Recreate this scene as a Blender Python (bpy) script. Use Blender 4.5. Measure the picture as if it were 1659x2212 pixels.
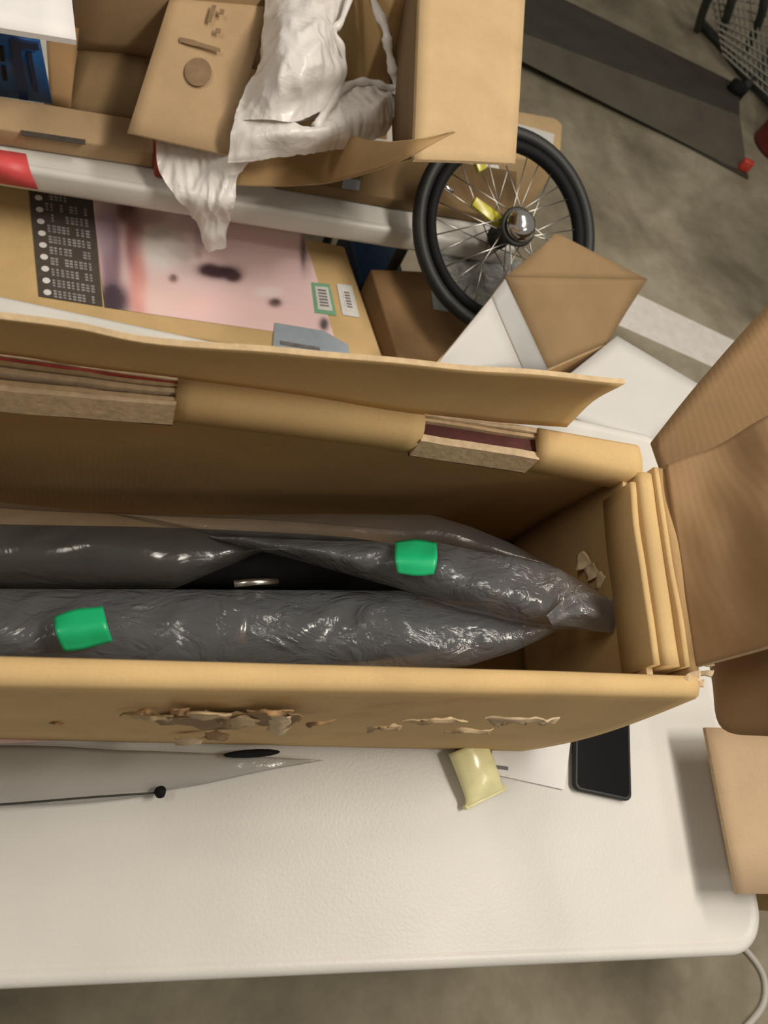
import bpy, bmesh, math, random
from mathutils import Vector, Matrix, noise
random.seed(7)
S = bpy.context.scene
COL = S.collection
for o in list(bpy.data.objects): bpy.data.objects.remove(o)

# ------------------------------------------------------------------ camera
W, H, F = 1659.0, 2212.0, 1597.0
CAM = Vector((-0.82221, 0.09752, 1.59217))
RX = Vector((0.941331, -0.000848, 0.337484))
RY = Vector((0.146125, -0.900376, -0.409842))   # image down
RZ = Vector((0.304210, 0.435111, -0.847428))    # viewing direction
cd = bpy.data.cameras.new('camera'); cam = bpy.data.objects.new('camera', cd); COL.objects.link(cam)
cam.matrix_world = Matrix(((RX.x, -RY.x, -RZ.x, CAM.x), (RX.y, -RY.y, -RZ.y, CAM.y), (RX.z, -RY.z, -RZ.z, CAM.z), (0, 0, 0, 1)))
cd.sensor_fit = 'VERTICAL'; cd.sensor_height = 36; cd.sensor_width = 36; cd.lens = 36 * F / H
cd.clip_start = 0.02
cd.dof.use_dof = True; cd.dof.focus_distance = 0.80; cd.dof.aperture_fstop = 7.0
S.camera = cam

# ------------------------------------------------------------------ light and exposure
wd = bpy.data.worlds.new('world'); S.world = wd; wd.use_nodes = True
wd.node_tree.nodes['Background'].inputs[0].default_value = (1.0, 0.90, 0.76, 1)
wd.node_tree.nodes['Background'].inputs[1].default_value = 0.23

def lamp(name, loc, target, sx, sy, power, col):
    l = bpy.data.lights.new(name, 'AREA'); l.shape = 'RECTANGLE'; l.size = sx; l.size_y = sy
    l.energy = power; l.color = col
    o = bpy.data.objects.new(name, l); COL.objects.link(o); o.location = loc
    o.rotation_euler = (Vector(target) - Vector(loc)).to_track_quat('-Z', 'Y').to_euler()
    return o
lamp('ceiling_lamp', (0.60, 0.33, 3.0), (-0.4, 0.45, 0.7), 0.9, 0.30, 40, (1, 0.92, 0.80))
lamp('ceiling_lamp', (-2.0, 0.50, 3.0), (-0.4, 0.4, 0.8), 0.9, 0.30, 17, (1, 0.92, 0.80))  # unseen fill lamp, added to brighten the carton's inner end wall
lamp('ceiling_lamp', (1.7, -1.0, 3.0), (-0.3, 0.4, 0.7), 0.9, 0.3, 12, (1, 0.92, 0.80))
lamp('ceiling_lamp', (0.30, 1.45, 3.0), (-0.5, 1.2, 0.6), 1.2, 0.3, 27, (1, 0.92, 0.80))
S.view_settings.view_transform = 'Standard'; S.view_settings.look = 'None'
S.view_settings.gamma = 1; S.view_settings.use_curve_mapping = False
S.view_settings.exposure = -0.23

# ------------------------------------------------------------------ helpers
def P(px, py, z):                       # the world point at height z seen at a pixel of the photograph
    d = RX * ((px - W / 2) / F) + RY * ((py - H / 2) / F) + RZ
    return CAM + d * ((z - CAM.z) / d.z)

def node_mat(name):
    m = bpy.data.materials.new(name); m.use_nodes = True
    nt = m.node_tree; b = nt.nodes['Principled BSDF']
    return m, nt, b

def N(nt, t, **kw):
    n = nt.nodes.new(t)
    for k, v in kw.items():
        if k in n.inputs: n.inputs[k].default_value = v
        else: setattr(n, k, v)
    return n

def ramp(nt, fac, stops):
    r = nt.nodes.new('ShaderNodeValToRGB'); e = r.color_ramp.elements
    while len(e) > 1: e.remove(e[-1])
    e[0].position = stops[0][0]; e[0].color = (*stops[0][1], 1)
    for p, c in stops[1:]:
        x = e.new(p); x.color = (*c, 1)
    nt.links.new(fac, r.inputs[0]); return r.outputs[0]

def simple(name, col, rough=0.6, var=0.08, scale=20, bump=0.0, bscale=200, metal=0.0, spec=0.5):
    m, nt, b = node_mat(name)
    tc = N(nt, 'ShaderNodeTexCoord')
    n = N(nt, 'ShaderNodeTexNoise', Scale=scale, Detail=4.0)
    nt.links.new(tc.outputs['Object'], n.inputs['Vector'])
    c0 = tuple(max(0, x * (1 - var)) for x in col); c1 = tuple(min(1, x * (1 + var)) for x in col)
    nt.links.new(ramp(nt, n.outputs['Fac'], [(0.3, c0), (0.7, c1)]), b.inputs['Base Color'])
    b.inputs['Roughness'].default_value = rough; b.inputs['Metallic'].default_value = metal
    b.inputs['Specular IOR Level'].default_value = spec
    if bump:
        n2 = N(nt, 'ShaderNodeTexNoise', Scale=bscale, Detail=3.0)
        nt.links.new(tc.outputs['Object'], n2.inputs['Vector'])
        bp = N(nt, 'ShaderNodeBump', Strength=bump, Distance=0.002)
        nt.links.new(n2.outputs['Fac'], bp.inputs['Height']); nt.links.new(bp.outputs[0], b.inputs['Normal'])
    return m

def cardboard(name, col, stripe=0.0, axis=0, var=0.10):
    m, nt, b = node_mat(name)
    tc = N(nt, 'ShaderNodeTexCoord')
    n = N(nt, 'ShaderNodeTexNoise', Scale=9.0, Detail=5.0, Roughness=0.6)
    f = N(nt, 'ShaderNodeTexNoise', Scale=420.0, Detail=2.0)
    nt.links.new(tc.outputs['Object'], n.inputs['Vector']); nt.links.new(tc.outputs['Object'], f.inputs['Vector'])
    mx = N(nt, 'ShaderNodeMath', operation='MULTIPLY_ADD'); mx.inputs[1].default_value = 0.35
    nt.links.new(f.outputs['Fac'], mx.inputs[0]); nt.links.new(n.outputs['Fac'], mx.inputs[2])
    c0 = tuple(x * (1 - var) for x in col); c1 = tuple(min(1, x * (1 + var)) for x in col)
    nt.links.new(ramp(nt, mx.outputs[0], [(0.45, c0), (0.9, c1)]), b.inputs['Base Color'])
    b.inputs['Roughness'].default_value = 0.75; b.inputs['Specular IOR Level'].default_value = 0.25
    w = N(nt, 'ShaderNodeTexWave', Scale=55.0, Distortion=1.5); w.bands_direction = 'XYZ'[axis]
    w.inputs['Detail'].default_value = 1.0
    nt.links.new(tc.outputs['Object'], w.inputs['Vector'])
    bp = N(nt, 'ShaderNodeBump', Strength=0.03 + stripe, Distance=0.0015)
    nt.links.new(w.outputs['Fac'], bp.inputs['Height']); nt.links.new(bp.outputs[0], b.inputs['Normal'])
    return m

def film(name, tint, haze, rough, white, bump=0.8, bscale=28, through=0.4):
    """clear or milky plastic film: see-through, a little scattering haze, wet-looking gloss, crumpled"""
    m, nt, b = node_mat(name); out = nt.nodes['Material Output']; nt.nodes.remove(b)
    tc = N(nt, 'ShaderNodeTexCoord')
    mp = N(nt, 'ShaderNodeMapping'); mp.inputs['Scale'].default_value = (1, 1.6, 1.6)
    nt.links.new(tc.outputs['Object'], mp.inputs[0])
    v = N(nt, 'ShaderNodeTexVoronoi', Scale=bscale); v.feature = 'DISTANCE_TO_EDGE'
    n = N(nt, 'ShaderNodeTexNoise', Scale=bscale * 0.9, Detail=6.0, Distortion=1.2)
    dm = N(nt, 'ShaderNodeMix', data_type='RGBA'); dm.inputs[0].default_value = 0.12
    nt.links.new(mp.outputs[0], n.inputs['Vector'])
    nt.links.new(mp.outputs[0], dm.inputs[6]); nt.links.new(n.outputs['Color'], dm.inputs[7])
    nt.links.new(dm.outputs[2], v.inputs['Vector'])
    ad = N(nt, 'ShaderNodeMath', operation='MULTIPLY_ADD'); ad.inputs[1].default_value = 0.6
    nt.links.new(v.outputs['Distance'], ad.inputs[0]); nt.links.new(n.outputs['Fac'], ad.inputs[2])
    bp = N(nt, 'ShaderNodeBump', Strength=bump, Distance=0.012)
    nt.links.new(ad.outputs[0], bp.inputs['Height'])
    tr = N(nt, 'ShaderNodeBsdfTransparent'); tr.inputs[0].default_value = (*tint, 1)
    df = N(nt, 'ShaderNodeBsdfDiffuse'); df.inputs[0].default_value = (*white, 1)
    tl = N(nt, 'ShaderNodeBsdfTranslucent'); tl.inputs[0].default_value = (*white, 1)
    a = N(nt, 'ShaderNodeMixShader'); a.inputs[0].default_value = through
    nt.links.new(df.outputs[0], a.inputs[1]); nt.links.new(tl.outputs[0], a.inputs[2])
    h = N(nt, 'ShaderNodeMixShader'); h.inputs[0].default_value = haze
    nt.links.new(tr.outputs[0], h.inputs[1]); nt.links.new(a.outputs[0], h.inputs[2])
    gl = N(nt, 'ShaderNodeBsdfGlossy', Roughness=rough)
    nt.links.new(bp.outputs[0], gl.inputs['Normal']); nt.links.new(bp.outputs[0], df.inputs['Normal'])
    fr = N(nt, 'ShaderNodeFresnel', IOR=1.55); nt.links.new(bp.outputs[0], fr.inputs['Normal'])
    g = N(nt, 'ShaderNodeMixShader')
    nt.links.new(fr.outputs[0], g.inputs[0]); nt.links.new(h.outputs[0], g.inputs[1]); nt.links.new(gl.outputs[0], g.inputs[2])
    nt.links.new(g.outputs[0], out.inputs[0])
    return m

def vcol_mat(name, rough=0.5):
    m, nt, b = node_mat(name)
    a = N(nt, 'ShaderNodeVertexColor'); a.layer_name = 'print'
    nt.links.new(a.outputs[0], b.inputs['Base Color']); b.inputs['Roughness'].default_value = rough
    return m

def srgb(r, g, b):
    f = lambda c: (c / 255 / 12.92) if c / 255 < 0.04045 else ((c / 255 + 0.055) / 1.055) ** 2.4
    return (f(r), f(g), f(b))

# materials
M = {}
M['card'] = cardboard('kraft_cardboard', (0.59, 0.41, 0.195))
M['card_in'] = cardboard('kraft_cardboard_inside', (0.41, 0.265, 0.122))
M['card_dark'] = cardboard('dark_kraft_cardboard', (0.33, 0.20, 0.095))
M['card_red'] = cardboard('reddish_kraft_cardboard', (0.33, 0.205, 0.105), stripe=0.03)
M['card_grey'] = cardboard('greyish_kraft_cardboard', (0.42, 0.29, 0.165))
M['card_deep'] = cardboard('deep_brown_shade_cardboard', (0.20, 0.13, 0.062))  # dark tone, also puts shade on the tall side_flap and inner_wall
M['card_mid'] = cardboard('mid_brown_cardboard', (0.28, 0.185, 0.095))
M['card_sheet'] = cardboard('pinkish_kraft_cardboard', (0.47, 0.335, 0.21))
M['card_pale'] = cardboard('pale_kraft_cardboard', (0.56, 0.40, 0.22))
M['edge'] = simple('corrugated_edge', (0.56, 0.41, 0.24), 0.85, 0.12, 120, 0.25, 300)
M['torn'] = simple('torn_paper', (0.64, 0.49, 0.32), 0.9, 0.15, 120, 0.4, 150)
M['maroon'] = simple('maroon_print', (0.085, 0.016, 0.014), 0.6, 0.3, 60)
M['red'] = simple('red_print', (0.42, 0.05, 0.035), 0.6, 0.2, 60)
M['white_plastic'] = simple('white_moulded_plastic', (0.66, 0.645, 0.61), 0.42, 0.05, 7, 0.15, 260)
M['white_card'] = simple('white_card', (0.62, 0.61, 0.59), 0.6, 0.03, 10)
M['white_card_shade'] = simple('shaded_white_card', (0.42, 0.42, 0.41), 0.6, 0.04, 10)  # white card with its shade put into the colour
M['paper'] = simple('white_paper', (0.86, 0.85, 0.85), 0.6, 0.02, 30)
M['black'] = simple('black_gloss', (0.004, 0.004, 0.005), 0.12, 0.1, 10)
M['black_matt'] = simple('black_matt', (0.008, 0.008, 0.009), 0.7, 0.2, 30, spec=0.2)
M['black_rubber'] = simple('black_rubber', (0.012, 0.013, 0.013), 0.55, 0.2, 60)
M['chrome'] = simple('chrome', (0.85, 0.85, 0.87), 0.12, 0.02, 10, metal=1.0)
M['steel'] = simple('spoke_steel', (0.55, 0.53, 0.50), 0.35, 0.05, 10, metal=1.0)
M['dark_metal'] = simple('dark_painted_metal', (0.035, 0.038, 0.03), 0.5, 0.2, 30)
M['mesh'] = simple('wire_metal', (0.28, 0.27, 0.23), 0.5, 0.1, 30, metal=0.3)
M['yellow'] = simple('yellow_reflector', (0.50, 0.46, 0.03), 0.25, 0.2, 80)
M['yellow_plastic'] = simple('pale_yellow_plastic', (0.90, 0.85, 0.48), 0.2, 0.08, 60)
M['green_tape'] = simple('green_tape', (0.01, 0.42, 0.165), 0.3, 0.1, 30, 0.2, 60)
M['tin'] = simple('grey_fork_cap', (0.5, 0.5, 0.48), 0.25, 0.05, 20, metal=1.0)
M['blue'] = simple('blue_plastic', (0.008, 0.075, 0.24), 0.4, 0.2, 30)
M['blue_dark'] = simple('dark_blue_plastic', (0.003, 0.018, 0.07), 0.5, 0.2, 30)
M['red_label'] = simple('red_label', (0.70, 0.085, 0.09), 0.45, 0.08, 40)
M['dark_red'] = simple('dark_red_paint', (0.16, 0.02, 0.018), 0.4, 0.2, 20)
M['print'] = simple('faded_black_print', (0.22, 0.14, 0.075), 0.8, 0.15, 60)
M['print_ink'] = simple('dark_print_ink', (0.07, 0.055, 0.045), 0.8, 0.15, 60)
M['grey_ink'] = simple('grey_ink', (0.16, 0.15, 0.15), 0.6, 0.3, 90)
M['text_ink'] = simple('light_grey_ink', (0.30, 0.29, 0.29), 0.6, 0.3, 90)
M['white_ink'] = simple('white_ink', (0.72, 0.70, 0.68), 0.6, 0.1, 60)
M['green_ink'] = simple('green_label', (0.20, 0.42, 0.26), 0.5, 0.1, 60)
M['label'] = simple('white_label', (0.68, 0.68, 0.66), 0.5, 0.05, 60)
M['blue_label'] = simple('pale_blue_label', (0.33, 0.38, 0.44), 0.45, 0.06, 60)
M['cyan_label'] = simple('cyan_white_label', (0.55, 0.70, 0.74), 0.4, 0.05, 60)
M['pink'] = simple('pink_paper', (0.75, 0.52, 0.50), 0.6, 0.05, 40)
M['white_paint'] = simple('white_road_paint', (0.80, 0.77, 0.73), 0.8, 0.07, 30, 0.3, 120)
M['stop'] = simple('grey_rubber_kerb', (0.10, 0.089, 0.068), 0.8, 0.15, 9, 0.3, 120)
M['stop_dark'] = simple('kerb_shade_and_base', (0.050, 0.043, 0.031), 0.8, 0.15, 9, 0.3, 120)  # darker copy: shade of the kerb's back, also the base strip
M['reflector'] = simple('red_reflector', (0.55, 0.06, 0.04), 0.25, 0.1, 60)
M['cable'] = simple('white_cable', (0.58, 0.56, 0.52), 0.5, 0.05, 30)
M['photo'] = vcol_mat('printed_photo', 0.35)
M['clear'] = film('clear_film', (0.90, 0.90, 0.90), 0.21, 0.13, (0.62, 0.66, 0.72), 0.45, 20)
M['clear_dull'] = film('clear_film_dull', (0.82, 0.82, 0.82), 0.17, 0.20, (0.46, 0.44, 0.42), 0.25, 12)
M['bag'] = film('milky_bag_film', (0.95, 0.93, 0.92), 0.92, 0.30, (0.96, 0.93, 0.91), 0.35, 10, 0.15)
M['bubble'] = film('grey_wrap_film', (0.85, 0.85, 0.85), 0.80, 0.2, (0.62, 0.62, 0.60), 1.0, 26)
M['sheet'] = film('flat_clear_sheet', (0.96, 0.96, 0.96), 0.45, 0.15, (0.80, 0.78, 0.74), 0.25, 8)

def concrete():
    m, nt, b = node_mat('concrete')
    tc = N(nt, 'ShaderNodeTexCoord')
    a = N(nt, 'ShaderNodeTexNoise', Scale=1.7, Detail=6.0, Roughness=0.55, Distortion=0.6)
    c = N(nt, 'ShaderNodeTexNoise', Scale=6.0, Detail=8.0, Roughness=0.65)
    nt.links.new(tc.outputs['Object'], a.inputs['Vector']); nt.links.new(tc.outputs['Object'], c.inputs['Vector'])
    s = N(nt, 'ShaderNodeMath', operation='MULTIPLY_ADD'); s.inputs[1].default_value = 0.5
    nt.links.new(c.outputs['Fac'], s.inputs[0]); nt.links.new(a.outputs['Fac'], s.inputs[2])
    nt.links.new(ramp(nt, s.outputs[0], [(0.54, (0.155, 0.134, 0.094)), (0.74, (0.275, 0.240, 0.170)), (0.93, (0.42, 0.375, 0.285))]), b.inputs['Base Color'])
    b.inputs['Roughness'].default_value = 0.8
    bp = N(nt, 'ShaderNodeBump', Strength=0.2, Distance=0.004)
    nt.links.new(c.outputs['Fac'], bp.inputs['Height']); nt.links.new(bp.outputs[0], b.inputs['Normal'])
    return m
M['concrete'] = concrete()

def link(name, me, parent=None):
    o = bpy.data.objects.new(name, me); COL.objects.link(o)
    if parent:
        o.parent = parent
        o.matrix_parent_inverse = parent_inv(parent)
    return o
def parent_inv(p):                       # all geometry is written in world coordinates
    return Matrix.Translation(p.location).inverted() if p.type == 'EMPTY' else Matrix.Identity(4)

def thing(name, label, cat, loc, group=None):
    o = bpy.data.objects.new(name, None); COL.objects.link(o); o.location = Vector(loc); o.empty_display_size = 0.02
    return tag(o, label, cat, group)
def tag(o, label, cat, group=None):
    o['label'] = label; o['category'] = cat
    if group: o['group'] = group
    return o
def struct(o): o['kind'] = 'structure'; return o

def mesh(name, vs, fs, mats, parent=None, mi=None, smooth=False):
    me = bpy.data.meshes.new(name); me.from_pydata([tuple(v) for v in vs], [], fs)
    for m in (mats if isinstance(mats, (list, tuple)) else [mats]): me.materials.append(m)
    if mi:
        for p, i in zip(me.polygons, mi): p.material_index = i
    if smooth:
        for p in me.polygons: p.use_smooth = True
    me.update()
    bm = bmesh.new(); bm.from_mesh(me); bmesh.ops.recalc_face_normals(bm, faces=bm.faces); bm.to_mesh(me); bm.free()
    return link(name, me, parent)

def cr(p, t):                            # Catmull-Rom through a list of points, t in 0..1
    n = len(p) - 1
    if n == 0: return Vector(p[0])
    x = min(max(t, 0), 1) * n; i = min(int(x), n - 1); f = x - i
    a = p[i - 1] if i > 0 else 2 * p[i] - p[i + 1]
    b, c = p[i], p[i + 1]
    d = p[i + 2] if i + 2 <= n else 2 * p[i + 1] - p[i]
    return 0.5 * ((2 * b) + (c - a) * f + (2 * a - 5 * b + 4 * c - d) * f * f + (3 * b - a - 3 * c + d) * f ** 3)
def lin(p, t):
    n = len(p) - 1; x = min(max(t, 0), 1) * n; i = min(int(x), n - 1); f = x - i
    return p[i].lerp(p[i + 1], f)

def grid(net, su, sv, curve=True):
    fn = cr if curve else lin
    net = [[Vector(q) for q in r] for r in net]
    rows = [[fn(r, j / sv) for j in range(sv + 1)] for r in net]
    return [[fn([r[j] for r in rows], i / su) for j in range(sv + 1)] for i in range(su + 1)]

def plate(name, net, mats, thick=0.004, parent=None, su=6, sv=6, curve=True, amp=0.0, fs=8.0, seed=0.0, smooth=True, aniso=(1, 1, 1), rag=0.0, fold=False):
    """board through a net of points, given thickness and its own cut edges; mats = (face, cut edge)"""
    g = grid(net, su, sv, curve)
    nr = [[None] * (sv + 1) for _ in range(su + 1)]
    for i in range(su + 1):
        for j in range(sv + 1):
            a = g[min(i + 1, su)][j] - g[max(i - 1, 0)][j]; b = g[i][min(j + 1, sv)] - g[i][max(j - 1, 0)]
            n = a.cross(b); nr[i][j] = n.normalized() if n.length > 1e-12 else Vector((0, 0, 1))
    vs = []
    for s in (0.5, -0.5):
        for i in range(su + 1):
            for j in range(sv + 1):
                q = g[i][j]
                d = amp * noise.noise(Vector((q.x * fs * aniso[0] + seed, q.y * fs * aniso[1], q.z * fs * aniso[2]))) if amp else 0
                if fold:
                    a1 = noise.noise(Vector((q.x * fs * aniso[0] + seed, q.y * fs * aniso[1], q.z * fs * aniso[2])))
                    a2 = 1 - 3 * abs(noise.noise(Vector((q.x * fs * 1.7 * aniso[0] - q.y * fs * .6, q.y * fs * 1.2 * aniso[1] + q.z * fs, seed + 3))))
                    a3 = 1 - 3 * abs(noise.noise(Vector((q.x * fs * 3.1 * aniso[0] + q.y * fs * 1.5, q.y * fs * 2.4 * aniso[1], seed + 7))))
                    d = amp * (a1 + .7 * a2 + .35 * a3)
                e = Vector()
                if rag and (i in (0, su) or j in (0, sv)):
                    e = Vector((noise.noise(q * 90 + Vector((seed, 0, 0))), noise.noise(q * 90 + Vector((0, 9, seed))), 0)) * rag
                vs.append(q + nr[i][j] * (s * thick + d) + e)
    k = (su + 1) * (sv + 1); idx = lambda i, j: i * (sv + 1) + j
    fs_, mi = [], []
    for i in range(su):
        for j in range(sv):
            q = (idx(i, j), idx(i + 1, j), idx(i + 1, j + 1), idx(i, j + 1))
            fs_.append(q); mi.append(0)
            if thick: fs_.append(tuple(k + x for x in reversed(q))); mi.append(0)
    if thick:
        ring = [(idx(0, j), idx(0, j + 1)) for j in range(sv)] + [(idx(i, sv), idx(i + 1, sv)) for i in range(su)] + \
               [(idx(su, j + 1), idx(su, j)) for j in range(sv - 1, -1, -1)] + [(idx(i + 1, 0), idx(i, 0)) for i in range(su - 1, -1, -1)]
        for a, b in ring: fs_.append((a, b, k + b, k + a)); mi.append(1)
    else: vs = vs[:k]
    ml = mats if isinstance(mats, (list, tuple)) else (mats, mats)
    o = mesh(name, vs, fs_, ml, parent, None, False)
    for p in o.data.polygons: p.use_smooth = smooth
    me = o.data
    for p, i in zip(me.polygons, mi):
        p.material_index = i
        if i: p.use_smooth = False
    return o

def prism(name, poly, z0, z1, mat, parent=None, bevel=0.0, seg=2, top=None):
    """upright prism over a ground polygon"""
    n = len(poly); top = top or poly
    vs = [(x, y, z0) for x, y in poly] + [(x, y, z1) for x, y in top]
    fs_ = [tuple(range(n - 1, -1, -1)), tuple(range(n, 2 * n))] + [(i, (i + 1) % n, n + (i + 1) % n, n + i) for i in range(n)]
    o = mesh(name, vs, fs_, mat, parent)
    if bevel: bev(o, bevel, seg)
    return o
def bev(o, w, seg=2):
    bm = bmesh.new(); bm.from_mesh(o.data)
    bmesh.ops.bevel(bm, geom=[e for e in bm.edges if e.calc_face_angle(0) > 0.5], offset=w, segments=seg, affect='EDGES', profile=0.5, clamp_overlap=True)
    for f in bm.faces: f.smooth = True
    bm.to_mesh(o.data); bm.free()

def box(name, c, s, mat, parent=None, rz=0.0, bevel=0.0, seg=2):
    x, y = s[0] / 2, s[1] / 2; ca, sa = math.cos(rz), math.sin(rz)
    poly = [(c[0] + a * ca - b * sa, c[1] + a * sa + b * ca) for a, b in ((-x, -y), (x, -y), (x, y), (-x, y))]
    return prism(name, poly, c[2] - s[2] / 2, c[2] + s[2] / 2, mat, parent, bevel, seg)

def tube(name, pts, r, mat, parent=None, n=8, sub=1, closed=False, rr=None):
    pts = [Vector(p) for p in pts]
    if sub > 1:
        m = (len(pts) - 1) * sub; pts = [cr(pts, i / m) for i in range(m + 1)]
    L = len(pts); vs, fs_ = [], []
    up = Vector((0.13, 0.27, 0.95)).normalized()
    for i, p in enumerate(pts):
        if closed: t = pts[(i + 1) % L] - pts[i - 1]
        else: t = pts[min(i + 1, L - 1)] - pts[max(i - 1, 0)]
        t.normalize(); a = t.cross(up)
        if a.length < 1e-3: a = t.cross(Vector((1, 0, 0)))
        a.normalize(); b = a.cross(t)
        ri = r if rr is None else rr(i / (L - 1))
        for k in range(n):
            an = 2 * math.pi * k / n; vs.append(p + a * math.cos(an) * ri + b * math.sin(an) * ri)
    for i in range(L if closed else L - 1):
        j = (i + 1) % L
        for k in range(n): fs_.append((i * n + k, i * n + (k + 1) % n, j * n + (k + 1) % n, j * n + k))
    if not closed:
        fs_.append(tuple(range(n - 1, -1, -1))); fs_.append(tuple((L - 1) * n + k for k in range(n)))
    return mesh(name, vs, fs_, mat, parent, None, True)

def rounded(x0, x1, y0, y1, r, seg=8):
    pts = []
    for cx, cy, a0 in ((x1 - r, y1 - r, 0), (x0 + r, y1 - r, 90), (x0 + r, y0 + r, 180), (x1 - r, y0 + r, 270)):
        for k in range(seg + 1):
            a = math.radians(a0 + 90 * k / seg); pts.append((cx + r * math.cos(a), cy + r * math.sin(a)))
    return pts

def inset(poly, d):
    c = [sum(q[i] for q in poly) / len(poly) for i in (0, 1)]
    out = []
    n = len(poly)
    for i in range(n):
        a, b, e = Vector(poly[i - 1]), Vector(poly[i]), Vector(poly[(i + 1) % n])
        t = (e - a).normalized(); nn = Vector((-t.y, t.x)); out.append(tuple(b + nn * d))
    return out

def slab_top(name, poly, z, mat, parent, rim=0.045, lip=0.006):
    """moulded table top: gently rounded shoulder, vertical rim, undercut"""
    rings = [(inset(poly, 0.016), z - 0.0022), (inset(poly, 0.013), z), (inset(poly, 0.007), z), (inset(poly, 0.002), z - 0.003), (poly, z - 0.009), (poly, z - rim + 0.008), (inset(poly, 0.003), z - rim), (inset(poly, 0.012), z - rim)]
    n = len(poly); vs, fs_ = [], []
    for q, zz in rings: vs += [(x, y, zz) for x, y in q]
    fs_.append(tuple(range(n)))
    for k in range(len(rings) - 1):
        for i in range(n): fs_.append((k * n + i, (k + 1) * n + i, (k + 1) * n + (i + 1) % n, k * n + (i + 1) % n))
    fs_.append(tuple((len(rings) - 1) * n + i for i in range(n - 1, -1, -1)))
    o = mesh(name, vs, fs_, mat, parent, None, True)
    for p in o.data.polygons:
        if len(p.vertices) > 4: p.use_smooth = False
    return o

# ------------------------------------------------------------------ the setting
fl = mesh('floor', [(-6, -4, 0), (7, -4, 0), (7, 9, 0), (-6, 9, 0)], [(0, 1, 2, 3)], M['concrete']); struct(fl)
a0, a1, b0, b1 = P(1300, 600, 0), P(1640, 762, 0), P(1300, 688, 0), P(1640, 830, 0)
d = (a1 - a0)
line = [a0 - d * 0.15, a1 + d * 1.2, b1 + d * 1.2, b0 - d * 0.15]
ln = prism('trim_1', [(q.x, q.y) for q in line], 0.0004, 0.0016, M['white_paint']); struct(ln)

# low parking kerb lying on the floor, red reflector in its end
q0, q1 = P(1110, 95, 0), P(1625, 372, 0)
dirk = (q1 - q0).normalized(); nk = Vector((-dirk.y, dirk.x, 0))
kb = thing('parking_kerb', 'long dark grey rubber parking kerb lying on the concrete floor', 'kerb', (q0 + q1) / 2)
def kpt(px, py, z, ext=0.0, to=None):
    a = P(px, py, z)
    return a if to is None else a + (a - P(*to, z)) * ext
low0, low1 = kpt(1127, 117, .003, .9, (1615, 378)), kpt(1615, 378, .003)
mid0, mid1 = kpt(1134, 70, .075, .9, (1600, 246)), kpt(1598, 250, .075)
up0, up1 = kpt(1222, 0, .006, 1.3, (1597, 183)), kpt(1597, 183, .006)
def wedge(name, a0, a1, b0, b1, mat):
    g = lambda q: Vector((q.x, q.y, 0.001))
    vs = [a0, a1, b1, b0, g(a0), g(a1), g(b1), g(b0)]
    return mesh(name, vs, [(0, 1, 2, 3), (7, 6, 5, 4), (0, 4, 5, 1), (1, 5, 6, 2), (2, 6, 7, 3), (3, 7, 4, 0)], mat, kb)
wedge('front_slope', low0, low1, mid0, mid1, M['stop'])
wedge('back_slope', mid0 + Vector((0, .002, 0)), mid1 + Vector((0, .002, 0)), up0, up1, M['stop_dark'])  # the kerb's shadowed back, shade painted as a darker colour
e_ = nk * -0.03
wedge('base_strip', low0 + e_ + Vector((0, 0, .004)), low1 + e_ + Vector((0, 0, .004)), low0 - nk * .001 + Vector((0, 0, .004)), low1 - nk * .001 + Vector((0, 0, .004)), M['stop_dark'])
rq = P(1610, 356, 0.03)
box('end_reflector', (rq.x + 0.005, rq.y, 0.03), (0.05, 0.03, 0.05), M['reflector'], kb, math.atan2(dirk.y, dirk.x), 0.008)['label'] = 'red reflector'

# wire rack with a dark tube frame, upper right
rk = thing('wire_rack', 'dark tube rack with wire mesh standing on the floor beyond the kerb', 'rack', P(1620, 130, 0))
def PZ(l): return [P(*q) for q in l]
for l in ([(1510, 45, .02), (1565, 105, .02), (1600, 150, .02), (1642, 195, .03), (1690, 250, .03)],
          [(1545, -40, .30), (1520, 20, .16), (1508, 62, .02)],
          [(1590, -30, .30), (1572, 30, .18), (1560, 70, .03)],
          [(1655, -40, .34), (1648, 20, .25), (1630, 70, .12), (1612, 108, .03)],
          [(1690, 70, .10), (1655, 130, .06), (1640, 160, .04), (1590, 205, .03)],
          [(1680, 190, .04), (1655, 175, .04), (1625, 165, .03)]):
    tube('frame_tube', PZ(l), 0.021, M['dark_metal'], rk, 8, 4)
vs, fs_ = [], []
for k in range(11):
    u = k / 10
    for A, B in (((1535 + 120 * u, -30 + 30 * u, .22), (1560 + 110 * u, 110 + 110 * u, .04)), ((1530 + 30 * u, -25 + 140 * u, .22 - .17 * u), (1655 + 20 * u, -10 + 230 * u, .22 - .17 * u))):
        a, b = P(*A), P(*B); t = (b - a).normalized(); s = t.cross(Vector((0, 0, 1))).normalized() * 0.0045; h = Vector((0, 0, 0.0045))
        n = len(vs)
        vs += [a + s, a + h, a - s, a - h, b + s, b + h, b - s, b - h]
        fs_ += [(n + i, n + (i + 1) % 4, n + 4 + (i + 1) % 4, n + 4 + i) for i in range(4)]
wm = mesh('wire_mesh', vs, fs_, M['mesh'], rk); wm['kind'] = 'stuff'
f0 = P(1588, 198, 0.03)
o = tube('rubber_foot', [(f0.x, f0.y, 0.002), (f0.x, f0.y, 0.05), (f0.x, f0.y, 0.065)], 0.045, M['black_matt'], rk, 14)
o['label'] = 'black rubber foot'

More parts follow.
